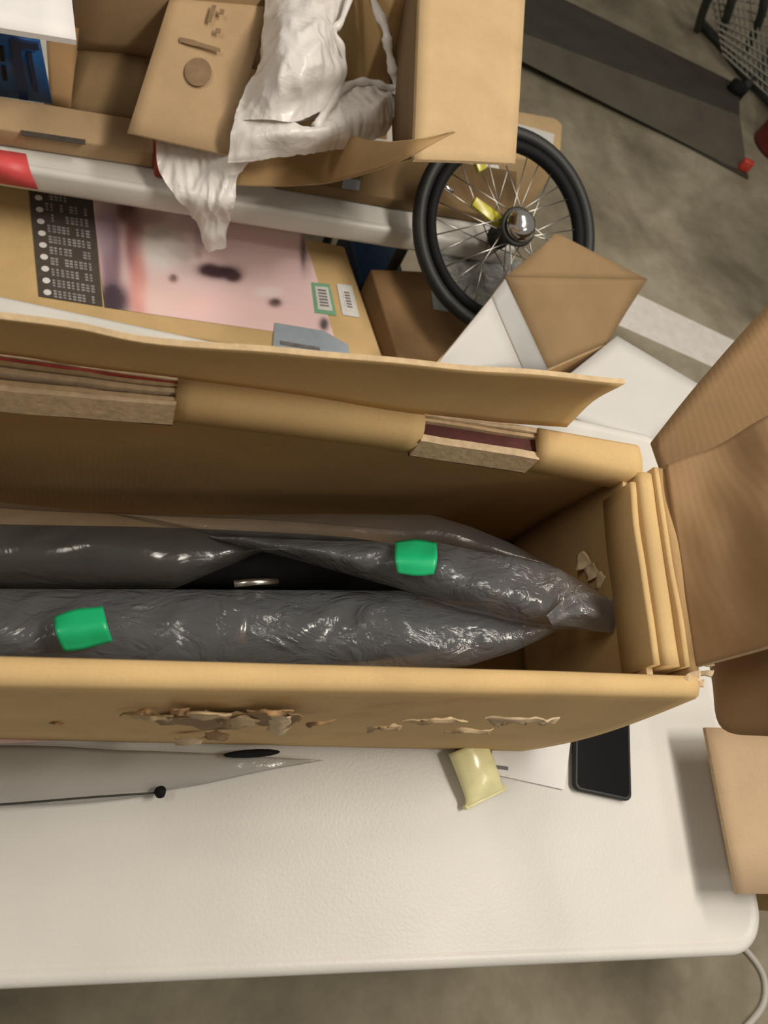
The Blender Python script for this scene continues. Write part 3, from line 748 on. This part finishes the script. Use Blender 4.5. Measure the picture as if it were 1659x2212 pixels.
# carton with a printed photo, standing in the gap between the tables
ZP = 0.45
pb = thing('printed_carton', 'brown carton with pink photo print and black table of text, between the tables', 'carton', P(400, 600, 0))
A, B = P(-250, 330, ZP), P(745, 530, ZP)
Cc = P(835, 790, ZP); D = P(-200, 640, ZP)
dv = (Cc - B); 
D = A + (A - B) * 0 + dv
plist = [(q.x, q.y) for q in (D, Cc, B, A)]
prism('carton_body', plist, 0.002, ZP - .0012, M['card'], pb, 0.006)
def PZP(pts, z=ZP): return [P(x, y, z) for x, y in pts]
def flatprint(name, pts, mat, z0, parent, th=0.0008):
    q = [P(x, y, z0) for x, y in pts]
    return prism(name, [(v.x, v.y) for v in q], z0 - th * .5, z0 + th * .5, mat, parent)
# photo print: a panel with its printed colours
gu, gv = 90, 60
c4 = [P(199, 424, ZP), P(652, 492, ZP), P(724, 735, ZP), P(226, 664, ZP)]
blobs = [  # (px, py, rx, ry, colour, strength)
    (240, 560, 22, 120, srgb(108, 86, 100), .9), (245, 650, 40, 40, srgb(66, 54, 66), .95), (225, 500, 22, 60, srgb(150, 130, 142), .9),
    (292, 520, 22, 70, srgb(120, 66, 66), .9), (300, 620, 18, 80, srgb(190, 120, 112), .8), (272, 455, 22, 26, srgb(80, 42, 44), .9),
    (345, 530, 42, 60, srgb(222, 208, 205), .8), (400, 560, 26, 50, srgb(214, 200, 198), .6), (430, 520, 10, 40, srgb(160, 140, 140), .7),
    (480, 588, 40, 15, srgb(70, 50, 56), 1.0), (450, 582, 22, 14, srgb(70, 50, 56), 1.0), (505, 598, 18, 12, srgb(80, 60, 62), 1.0),
    (374, 602, 9, 9, srgb(58, 34, 36), 1.0), (594, 654, 14, 10, srgb(48, 32, 34), 1.0), (520, 540, 60, 25, srgb(216, 190, 190), .6),
    (580, 630, 30, 12, srgb(226, 202, 198), .6), (350, 640, 50, 40, srgb(220, 182, 176), .6), (660, 560, 14, 40, srgb(168, 144, 148), .7),
    (440, 660, 70, 25, srgb(216, 176, 172), .6), (560, 690, 80, 30, srgb(222, 180, 176), .6), (700, 700, 10, 14, srgb(60, 56, 60), .9),
    (640, 590, 20, 60, srgb(206, 178, 180), .5), (655, 540, 6, 40, srgb(70, 52, 54), .8), (430, 480, 60, 20, srgb(160, 132, 130), .5), (320, 470, 40, 16, srgb(140, 116, 112), .5)]
vs, fs_, cols = [], [], []
base = Vector(srgb(205, 178, 178))
for i in range(gu + 1):
    for j in range(gv + 1):
        s, t = i / gu, j / gv
        q = c4[0].lerp(c4[1], s).lerp(c4[3].lerp(c4[2], s), t); vs.append(q)
        r_ = (q - CAM); dz = r_.dot(RZ); px = W / 2 + F * r_.dot(RX) / dz; py = H / 2 + F * r_.dot(RY) / dz
        c = base.copy()
        for bx, by, rx, ry, bcx, st in blobs:
            dd = ((px - bx) / rx) ** 2 + ((py - by) / ry) ** 2
            w = st / (1 + dd ** 3); c = c.lerp(Vector(bcx), w)
        cols.append(Vector([min(.92, v * 1.45) for v in c]) if c.x > .12 else c)
for i in range(gu):
    for j in range(gv):
        k = i * (gv + 1) + j; fs_.append((k, k + gv + 1, k + gv + 2, k + 1))
ph_ = mesh('photo_print', vs, fs_, M['photo'], pb)
at = ph_.data.color_attributes.new('print', 'FLOAT_COLOR', 'POINT')
for i, c in enumerate(cols): at.data[i].color = (*c, 1)
ph_['label'] = 'pink photo print'
sp = flatprint('text_panel', [(62, 405), (200, 425), (222, 520), (278, 668), (196, 655), (84, 640)][0:2] + [(222, 662), (84, 640)], M['print_ink'], ZP + .0006, pb); sp['label'] = 'black panel of small text'
vs, fs_ = [], []
for r in range(10):
    t = (r + .5) / 10
    for cidx in range(9):
        s0 = 0.24 + .075 * cidx; s1 = s0 + random.uniform(.035, .06)
        if random.random() < .18: continue
        tl, tr, bl, br = (62, 405), (200, 425), (84, 640), (222, 662)
        def q_(s, t): 
            x = (tl[0] * (1 - s) + tr[0] * s) * (1 - t) + (bl[0] * (1 - s) + br[0] * s) * t
            y = (tl[1] * (1 - s) + tr[1] * s) * (1 - t) + (bl[1] * (1 - s) + br[1] * s) * t
            return P(x, y, ZP + .0016)
        for dt in (-.03, -.005, .02):
            n = len(vs); vs += [q_(s0, t + dt), q_(s1, t + dt), q_(s1, t + dt + .016), q_(s0, t + dt + .016)]; fs_.append((n, n + 1, n + 2, n + 3))
tx = mesh('small_text', vs, fs_, M['text_ink'], sp); tx['kind'] = 'stuff'
for k in range(9):
    t = (k + .55) / 9.2; x = 62 + 22 * t + 20; y = 405 + 235 * t + 8
    q = P(x, y, ZP + .0018); vs = [(q.x, q.y, q.z)] + [(q.x + .0065 * math.cos(a * math.pi / 6), q.y + .0065 * math.sin(a * math.pi / 6), q.z) for a in range(12)]
    mesh('white_dot', vs, [(0, i + 1, (i + 1) % 12 + 1) for i in range(12)], M['white_ink'], sp)
for nm, pts, mt, inner, lb in (('label', [(672, 610), (712, 614), (727, 682), (680, 676)], 'green_ink', [(680, 618), (708, 621), (719, 672), (687, 668)], 'small green bordered label'), ('label', [(727, 613), (760, 617), (777, 686), (740, 680)], 'label', [(738, 624), (756, 626), (768, 674), (748, 670)], 'small white barcode label')):
    l = flatprint(nm, pts, M[mt], ZP + .0006, pb); l['label'] = lb
    flatprint('inner_patch', inner, M['label' if mt == 'green_ink' else 'white_ink'], ZP + .0016, l)
    for k in range(6):
        t = .12 + k * .13; f = lambda a, b, t: (a[0] + (b[0] - a[0]) * t, a[1] + (b[1] - a[1]) * t)
        L0, L1 = f(inner[0], inner[3], t), f(inner[1], inner[2], t); M0, M1 = f(inner[0], inner[3], t + .06), f(inner[1], inner[2], t + .06)
        flatprint('barcode_line', [f(L0, L1, .2), f(L0, L1, .8), f(M0, M1, .8), f(M0, M1, .2)], M['grey_ink'], ZP + .0026, l)
bl = flatprint('sticker', [(594, 697), (700, 715), (752, 745), (760, 790), (588, 760)], M['blue_label'], ZP + .0022, pb); bl['label'] = 'pale blue sticker'
flatprint('sticker_text', [(605, 736), (690, 750), (692, 758), (606, 744)], M['grey_ink'], ZP + .0034, bl)

# dark carton right of it with a cyan-white label; carries the wheel
ZD = 0.44
dc = thing('dark_carton', 'plain dark brown carton in the gap below the bicycle wheel', 'carton', P(900, 680, 0))
dpl = [(q.x, q.y) for q in PZP([(868, 800), (1060, 820), (1030, 590), (800, 580)], ZD)]
prism('carton_body', dpl, 0.002, ZD, M['card_dark'], dc, 0.005)
flatprint('label', [(930, 612), (985, 636), (985, 676), (937, 668)], M['cyan_label'], ZD + .0008, dc)['label'] = 'white label'
bb = P(792, 575, .30)
bx_ = thing('blue_crate', 'dark blue plastic crate deep in the gap right of the printed carton', 'crate', (bb.x, bb.y, 0))
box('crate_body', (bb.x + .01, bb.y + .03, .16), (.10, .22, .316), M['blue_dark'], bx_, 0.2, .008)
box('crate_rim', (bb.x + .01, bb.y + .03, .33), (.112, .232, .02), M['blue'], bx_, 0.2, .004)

# white and brown open carton right of the wheel
fc = thing('white_carton', 'open carton with white outside and brown inside behind the white table', 'carton', P(1240, 790, 0))
ZF = 0.62
Aa, Bb, Cq, Dq = P(1178, 800, ZF), P(1312, 742, ZF), P(1425, 930, ZF), P(1270, 990, ZF)
ring = [Aa, Bb, Cq, Dq]
for i in range(4):
    a, b = ring[i], ring[(i + 1) % 4]
    dn = lambda q: Vector((q.x, q.y, 0.004))
    plate('wall', [[dn(a), dn(b)], [a, b]], (M['card_dark'] if i in (0, 1) else M['white_card'], M['edge']), 0.005, fc, 4, 4)
cb = [(q.x * .97 + .03 * Aa.x, q.y) for q in ring]
prism('bottom', [(q.x, q.y) for q in (Dq, Cq, Bb, Aa)], 0.002, 0.004, M['card_dark'], fc)
plate('brown_flap', [[P(1182, 797, ZF + .004), P(1312, 740, ZF + .004)], [P(1092, 604, ZF + .05), P(1285, 690, ZF + .05)], [P(1088, 600, ZF + .09), P(1396, 606, ZF + .04)], [P(1203, 505, ZF + .09), P(1398, 604, ZF + .042)]][0:1] + [[P(1130, 690, ZF + .04), P(1352, 674, ZF + .022)], [P(1092, 598, ZF + .085), P(1397, 604, ZF + .045)]], (M['card_mid'], M['edge']), 0.004, fc, 10, 8, False)
tri = [P(1092, 598, ZF + .0855), P(1397, 604, ZF + .0455), P(1203, 505, ZF + .095)]
plate('brown_flap', [[tri[0], tri[0].lerp(tri[1], .5), tri[1]], [tri[2].lerp(tri[0], .04), tri[2], tri[2].lerp(tri[1], .04)]], (M['card_mid'], M['edge']), 0.004, fc, 6, 6, False)
plate('white_flap', [[P(1182, 800, ZF + .006), P(1090, 603, ZF + .10)], [P(1130, 800, ZF + .03), P(1060, 642, ZF + .085)]], (M['white_card_shade'], M['edge']), 0.004, fc, 6, 6, False)  # shaded half of the white flap, greyed in its colour
plate('white_flap', [[P(1129, 801, ZF + .03), P(1060, 643, ZF + .085)], [P(930, 802, ZF + .03), P(940, 790, ZF + .04)]], (M['white_card'], M['edge']), 0.004, fc, 6, 6, False)
plate('white_flap', [[P(1332, 727, ZF + .010), P(1526, 842, ZF + .012)], [P(1150, 872, ZF + .008), P(1400, 962, ZF + .008)]], (M['white_card'], M['edge']), 0.004, fc, 8, 8, False)

# ------------------------------------------------------------------ bicycle wheel
wc = P(1096, 502, 0.66)
vd = (CAM - wc).normalized()
nrm = (vd + RX * 0.50 - RY * 0.26).normalized()
wa = nrm.cross(Vector((0, 0, 1))).normalized(); wb = wa.cross(nrm).normalized()
dep = (wc - CAM).dot(RZ); Rw = 222 / F * dep
wh = thing('bicycle_wheel', 'small spoked bicycle wheel with black tyre and chrome hub leaning on the cartons', 'wheel', wc - wb * Rw)
def torus(name, R0, rr, mat, off=0.0, sq=1.0, n=72, m=12):
    vs, fs_ = [], []
    for i in range(n):
        a = 2 * math.pi * i / n; d_ = wa * math.cos(a) + wb * math.sin(a)
        for k in range(m):
            b = 2 * math.pi * k / m; vs.append(wc + d_ * (R0 + rr * sq * math.cos(b)) + nrm * (off + rr * math.sin(b)))
    for i in range(n):
        for k in range(m): fs_.append((i * m + k, i * m + (k + 1) % m, ((i + 1) % n) * m + (k + 1) % m, ((i + 1) % n) * m + k))
    return mesh(name, vs, fs_, mat, wh, None, True)
tr_ = 0.0135
torus('tyre', Rw - tr_, tr_, M['black_rubber'])
torus('rim', Rw - 2 * tr_ - .010, .013, M['black_matt'], 0, .9, 72, 8)
Rr = Rw - 2 * tr_ - .021
def disc(name, r0, prof, mat):
    vs, fs_ = [], []; n = 28
    for h, r in prof:
        for i in range(n):
            a = 2 * math.pi * i / n; vs.append(wc + (wa * math.cos(a) + wb * math.sin(a)) * r + nrm * h)
    L = len(prof)
    for k in range(L - 1):
        for i in range(n): fs_.append((k * n + i, k * n + (i + 1) % n, (k + 1) * n + (i + 1) % n, (k + 1) * n + i))
    fs_ += [tuple(range(n - 1, -1, -1)), tuple((L - 1) * n + i for i in range(n))]
    return mesh(name, vs, fs_, mat, wh, None, True)
disc('hub', 0, [(-.045, .012), (-.04, .024), (-.034, .024), (-.030, .016), (.030, .018), (.034, .036), (.042, .038), (.045, .034)], M['dark_metal'])
disc('hub_cap', 0, [(.0452, .031), (.054, .030), (.062, .026), (.068, .018), (.071, .009), (.0715, .002)], M['chrome'])['label'] = 'domed chrome hub cap'
for i in range(32):
    a = 2 * math.pi * i / 32; side = 1 if i % 2 else -1; b = a + (0.9 if (i // 2) % 2 else -0.9)
    p0 = wc + (wa * math.cos(b) + wb * math.sin(b)) * .024 + nrm * .037 * side
    p1 = wc + (wa * math.cos(a) + wb * math.sin(a)) * Rr + nrm * .002 * side
    tube('spoke', [p0, p1], 0.0013, M['steel'], wh, 5)
def refl(px, py, w, h):
    d_ = RX * ((px - W / 2) / F) + RY * ((py - H / 2) / F) + RZ; t = (wc - CAM).dot(nrm) / d_.dot(nrm); q = CAM + d_ * t
    r = (q - wc); a = r.normalized(); b = nrm.cross(a)
    vs = [q + a * sx * w + b * sy * h * (1 - .2 * (sx > 0)) + nrm * (sz * .005 + .012) for sz in (-1, 1) for sx, sy in ((-1, -1), (1, -1), (1, 1), (-1, 1))]
    o = mesh('spoke_reflector', vs, [(3, 2, 1, 0), (4, 5, 6, 7), (0, 1, 5, 4), (1, 2, 6, 5), (2, 3, 7, 6), (3, 0, 4, 7)], M['yellow'], wh); bev(o, .0015); o['label'] = 'yellow reflector'
refl(1045, 462, .034, .012); refl(1025, 352, .02, .010)
vq = P(955, 398, .80)
d_ = RX * ((955 - W / 2) / F) + RY * ((398 - H / 2) / F) + RZ; t = (wc - CAM).dot(nrm) / d_.dot(nrm); vq = CAM + d_ * t
tube('valve', [vq, vq + (wc - vq).normalized() * .012, vq + (wc - vq).normalized() * .026], .0042, M['chrome'], wh, 8)['label'] = 'chrome valve cap'
# grey film wrap behind the lower half of the wheel
wr = [[P(915, 520, .555), P(1000, 542, .555), P(1090, 560, .555), P(1140, 566, .555)], [P(935, 580, .55), P(1010, 600, .55), P(1080, 600, .55), P(1150, 590, .55)], [P(985, 655, .545), P(1010, 662, .545), P(1040, 660, .55), P(1090, 620, .565)], [P(1010, 695, .535), P(1020, 695, .535), P(1030, 690, .535), P(1060, 660, .55)]]
tag(plate('film_wrap', wr, (M['bubble'], M['bubble']), 0.0006, None, 24, 24, True, 0.007, 40, 2.0), 'crumpled grey plastic film behind the lower spokes of the bicycle wheel', 'plastic film')

# ------------------------------------------------------------------ things piled on the low table
def ontable(pts, z): return [P(x, y, z) for x, y in pts]
lc = thing('long_carton', 'long flat brown carton along the front edge of the low table', 'carton', P(150, 280, Z2))
tz = Z2 + .035
tp = [(q.x, q.y) for q in ontable([(-250, 238), (335, 330), (330, 262), (-250, 165)], tz)]
prism('carton_body', tp, Z2 + .001, tz, M['card_grey'], lc, .004)
flatprint('handle_slot', [(45, 281), (185, 302), (184, 313), (46, 292)], M['print_ink'], tz + .0008, lc)['label'] = 'dark cut slot'
rq = P(332, 332, Z2 + .03)
tag(box('red_tin', (rq.x + .012, rq.y + .004, Z2 + .021), (.022, .05, .04), M['red'], None, .15, .004), 'small dark red tin at the right end of the long carton', 'tin')

# open carton behind
oc_ = thing('open_brown_carton', 'open brown carton behind the long flat carton on the low table', 'carton', P(230, 150, Z2))
plate('back_wall', [[P(150, 105, .66), P(560, 150, .66)], [P(150, -60, .82), P(600, -60, .84)]], (M['card_grey'], M['edge']), .004, oc_, 6, 6, True, .002, 7)
plate('inner_wall', [[P(148, 240, .62), P(310, 270, .62)], [P(170, 98, .663), P(330, 130, .663)]], (M['card_deep'], M['edge']), .004, oc_, 6, 6)  # shade inside the carton is put into a darker board colour
plate('side_wall', [[P(108, 224, .62), P(100, 60, .72)], [P(152, 238, .62), P(172, 40, .72)]], (M['card_dark'], M['edge']), .004, oc_, 6, 6)  # half-shadowed wall, its shade carried by the darker board
plate('bottom', [[P(95, 222, .603), P(560, 330, .603)], [P(140, 70, .603), P(620, 120, .603)]], (M['card_dark'], M['edge']), .004, oc_, 4, 4)
pc = plate('printed_flap', [[P(275, 287, .70), P(492, 336, .70)], [P(385, -60, .80), P(600, -60, .80)]], (M['card_grey'], M['edge']), .004, oc_, 8, 8, True, .001, 7)
def on_flap(pts, name, mat, lift=.0028):
    # on the plane of the printed flap
    a, b, c = P(275, 287, .70), P(492, 336, .70), P(385, -60, .80); n = (b - a).cross(c - a).normalized()
    if n.z < 0: n = -n
    out = []
    for x, y in pts:
        d_ = RX * ((x - W / 2) / F) + RY * ((y - H / 2) / F) + RZ; t = (a + n * lift - CAM).dot(n) / d_.dot(n); out.append(CAM + d_ * t)
    k = len(out); vs = out + [q - n * .0008 for q in out]
    return mesh(name, vs, [tuple(range(k)), tuple(range(2 * k - 1, k - 1, -1))] + [(i, k + i, k + (i + 1) % k, (i + 1) % k) for i in range(k)], mat, oc_)
on_flap([(428 + 29 * math.cos(a * math.pi / 10), 155 + 31 * math.sin(a * math.pi / 10)) for a in range(20)], 'round_mark', M['print'])['label'] = 'faded round printed mark'
for pts in ([(388, 80), (418, 86), (440, 94), (476, 104), (476, 112), (436, 102), (412, 97), (388, 90)], [(458, 10), (468, 12), (456, 48), (447, 46)], [(476, 18), (486, 21), (482, 32), (473, 29)], [(466, 60), (478, 62), (476, 72), (464, 70)]):
    on_flap(pts, 'print_mark', M['print'])

# white box corner and blue crate at upper left
bw = thing('white_box', 'white box corner overhanging the blue crate at the upper left', 'box', P(60, 40, .84))
plate('lid', [[P(-150, 42, .86), P(165, 92, .86)], [P(-150, -120, .87), P(148, -60, .87)]], (M['paper'], M['paper']), .008, bw, 4, 4, False)
cr_ = thing('slotted_crate', 'bright blue slotted plastic crate at the left behind the long carton', 'crate', P(40, 150, Z2))
cf = [[P(-150, 180, .625), P(112, 218, .625)], [P(-150, 40, .76), P(84, 75, .76)]]
plate('crate_wall', cf, (M['blue'], M['blue']), .012, cr_, 2, 4, False)
def incr(s, t): 
    a = cf[0][0].lerp(cf[0][1], s); b = cf[1][0].lerp(cf[1][1], s); return a.lerp(b, t)
nc = (cf[0][1] - cf[0][0]).cross(cf[1][0] - cf[0][0]).normalized()
if nc.dot(CAM - cf[0][0]) < 0: nc = -nc
for s0, s1, t0, t1, mt in ((.60, .64, .32, .52, 'black_matt'), (.60, .64, .62, .82, 'black_matt'), (.50, .54, .62, .82, 'black_matt'), (.72, .80, .04, .96, 'blue_dark'), (.86, .90, .2, .8, 'blue_dark'), (.80, .98, .86, .95, 'blue_dark')):
    q = [incr(s, t) + nc * .0065 for s, t in ((s0, t0), (s1, t0), (s1, t1), (s0, t1))]
    vs = q + [v + nc * .004 for v in q]
    mesh('slot' if mt == 'black_matt' else 'rib', vs, [(3, 2, 1, 0), (4, 5, 6, 7), (0, 1, 5, 4), (1, 2, 6, 5), (2, 3, 7, 6), (3, 0, 4, 7)], M[mt], cr_)

# tall carton at the back with a broad flap reaching out over the wheel
tc_ = thing('tall_carton', 'tall brown carton whose wide pale flap hangs over the bicycle wheel', 'carton', P(1010, -100, Z2))
fp = plate('wide_flap', [[P(893, 346, .93), P(1000, 350, .93), P(1111, 356, .93)], [P(900, 170, .945), P(1012, 175, .945), P(1122, 180, .945)], [P(908, -120, .97), P(1025, -120, .97), P(1141, -120, .97)]], (M['card_pale'], M['edge']), .005, tc_, 10, 8, True, .002, 5)
plate('side_flap', [[P(892, 344, .925), P(908, -120, .965)], [P(852, 352, .70), P(832, -120, .71)]], (M['card_deep'], M['edge']), .004, tc_, 6, 6)  # side turned from the light, shadow painted in as deep brown
ta, tb_ = P(905, -120, .972), P(1141, -120, .972)
vv = Vector((-(tb_ - ta).y, (tb_ - ta).x, 0)).normalized()
pl = [(q.x, q.y) for q in (ta + vv * .012, tb_ + vv * .012, tb_ + vv * .25, ta + vv * .25)]
prism('carton_body', pl, Z2 + .001, .965, M['card'], tc_, .004)
for (x, y, rx, ry) in ((1030, 85, 42, 44), (1010, 290, 50, 34)): pass

# brown card under the bag
ks = thing('brown_card', 'curled brown card sheet lying under the plastic shopping bag', 'card', P(720, 360, .66))
plate('sheet', [[P(505, 400, .655), P(600, 402, .655), P(700, 396, .66), P(780, 378, .80), P(870, 345, .945), P(982, 286, .985)],
                [P(520, 350, .665), P(600, 350, .668), P(700, 345, .67), P(780, 335, .80), P(872, 322, .95), P(982, 283, .987)],
                [P(540, 280, .67), P(620, 270, .675), P(700, 260, .68), P(780, 300, .78), P(880, 304, .955), P(980, 281, .989)]], (M['card_in'], M['edge']), .003, ks, 12, 30, True, .002, 10)
hb = thing('low_dark_carton', 'low dark brown carton on the low table between the shopping bag and the wheel', 'carton', P(800, 420, Z2))
hp = [(q.x, q.y) for q in PZP([(600, 386), (1112, 474), (1118, 370), (620, 285)], Z2 + .026)]
prism('carton_body', hp, Z2 + .001, Z2 + .026, M['card_deep'], hb, .003)
flatprint('grey_patch', [(742, 384), (778, 390), (776, 412), (738, 406)], M['blue_label'], Z2 + .0268, hb)
# carton filling seen through the bag handle
ib = thing('small_brown_carton', 'small brown carton seen through the loop of the shopping bag handle', 'carton', P(780, 130, Z2))
plate('panel', [[P(690, 280, .64), P(835, 300, .64)], [P(700, 120, .70), P(835, 130, .70)], [P(720, -60, .72), P(835, -60, .72)]], (M['card_in'], M['edge']), .004, ib, 6, 6)
plate('flap', [[P(765, 110, .715), P(800, 60, .73)], [P(790, 150, .712), P(815, 90, .725)]], (M['card_pale'], M['edge']), .004, ib, 4, 4)
box('body', (P(800, 120, .62).x - .06, P(800, 120, .62).y + .05, .612), (.10, .12, .022), M['card_dark'], ib, .2, .003)

# carton on the floor behind the wheel with a white label
kc = P(1165, 310, .26)
sc = thing('label_carton', 'small tan carton with white label on the floor behind the wheel', 'carton', (kc.x, kc.y, 0))
pp = [(q.x, q.y) for q in ontable([(1040, 330), (1212, 348), (1218, 268), (1200, 252), (1050, 225)], .26)]
prism('carton_body', pp, .002, .26, M['card_pale'], sc, .012, 3)
flatprint('label', [(1080, 318), (1188, 345), (1198, 290), (1085, 258)], M['label'], .2608, sc)['label'] = 'white label'

# ------------------------------------------------------------------ white plastic shopping bag
bg = thing('shopping_bag', 'crumpled white plastic shopping bag draped over the low table edge', 'bag', P(600, 300, Z2 + .01))
def sheet(net, **k):
    return plate('bag_film', [[P(*q) for q in r] for r in net], M['bag'], 0, bg, k.get('su', 36) * 2, k.get('sv', 30) * 2, True, k.get('amp', .0045), k.get('fs', 16), k.get('seed', 0), aniso=k.get('an', (1.2, .6, 1)), fold=True)
sheet([[(575, -60, .80), (650, -60, .84), (720, -60, .84), (768, -40, .82)],
       [(572, 40, .80), (620, 40, .85), (680, 45, .86), (742, 40, .82)],
       [(562, 110, .79), (610, 110, .85), (680, 110, .86), (728, 90, .81)],
       [(545, 160, .78), (600, 170, .83), (670, 165, .84), (741, 140, .80)],
       [(520, 215, .76), (590, 225, .80), (660, 215, .80), (738, 178, .78)],
       [(508, 262, .75), (580, 258, .78), (640, 262, .78), (714, 228, .76)]], seed=1.0)
sheet([[(508, 262, .75), (600, 262, .775), (680, 272, .775), (714, 226, .76), (755, 182, .76), (800, 176, .76), (860, 192, .75)],
       [(500, 300, .735), (600, 288, .775), (690, 280, .78), (735, 262, .775), (780, 235, .78), (820, 225, .78), (855, 225, .745)],
       [(494, 335, .72), (590, 318, .75), (690, 305, .76), (740, 295, .76), (780, 285, .76), (815, 275, .755), (843, 268, .735)],
       [(492, 350, .71), (580, 340, .73), (680, 328, .735), (730, 322, .735), (770, 315, .735), (800, 305, .73), (832, 292, .72)]], seed=4.0, su=30, sv=40)
# tail pulled over the table edge
sheet([[(342, 296, .61), (430, 304, .63), (508, 300, .70), (530, 290, .74)],
       [(338, 318, .650), (430, 320, .665), (500, 340, .70), (560, 330, .72)],
       [(345, 372, .640), (430, 378, .652), (490, 385, .67), (516, 370, .68)],
       [(385, 432, .625), (436, 432, .640), (470, 440, .645), (504, 440, .64)],
       [(428, 485, .575), (445, 480, .585), (470, 480, .585), (496, 485, .575)],
       [(446, 536, .52), (458, 540, .525), (472, 540, .525), (486, 532, .52)]], seed=8.0, su=40, sv=24, amp=.006, an=(1.8, .3, 1))
hd = tube('handle', [P(*q) for q in ((795, -50, .85), (810, 10, .85), (832, 60, .84), (838, 100, .82), (848, 150, .79), (858, 188, .765), (852, 205, .755))], .009, M['bag'], bg, 10, 5, rr=lambda t: .008 + .002 * math.sin(t * 31) + .001 * math.sin(t * 77))
tube('handle', [P(*q) for q in ((770, -50, .85), (740, 40, .84), (722, 68, .83), (738, 105, .81), (742, 150, .79), (730, 195, .775), (712, 228, .768), (690, 262, .768), (680, 274, .77))], .006, M['bag'], bg, 10, 5, rr=lambda t: .006 + .0015 * math.sin(t * 40))
tube('handle', [P(*q) for q in ((682, 274, .775), (716, 225, .77), (748, 186, .77), (790, 176, .77), (830, 186, .765), (856, 196, .757))], .006, M['bag'], bg, 10, 5, rr=lambda t: .006 + .0015 * math.sin(t * 36))
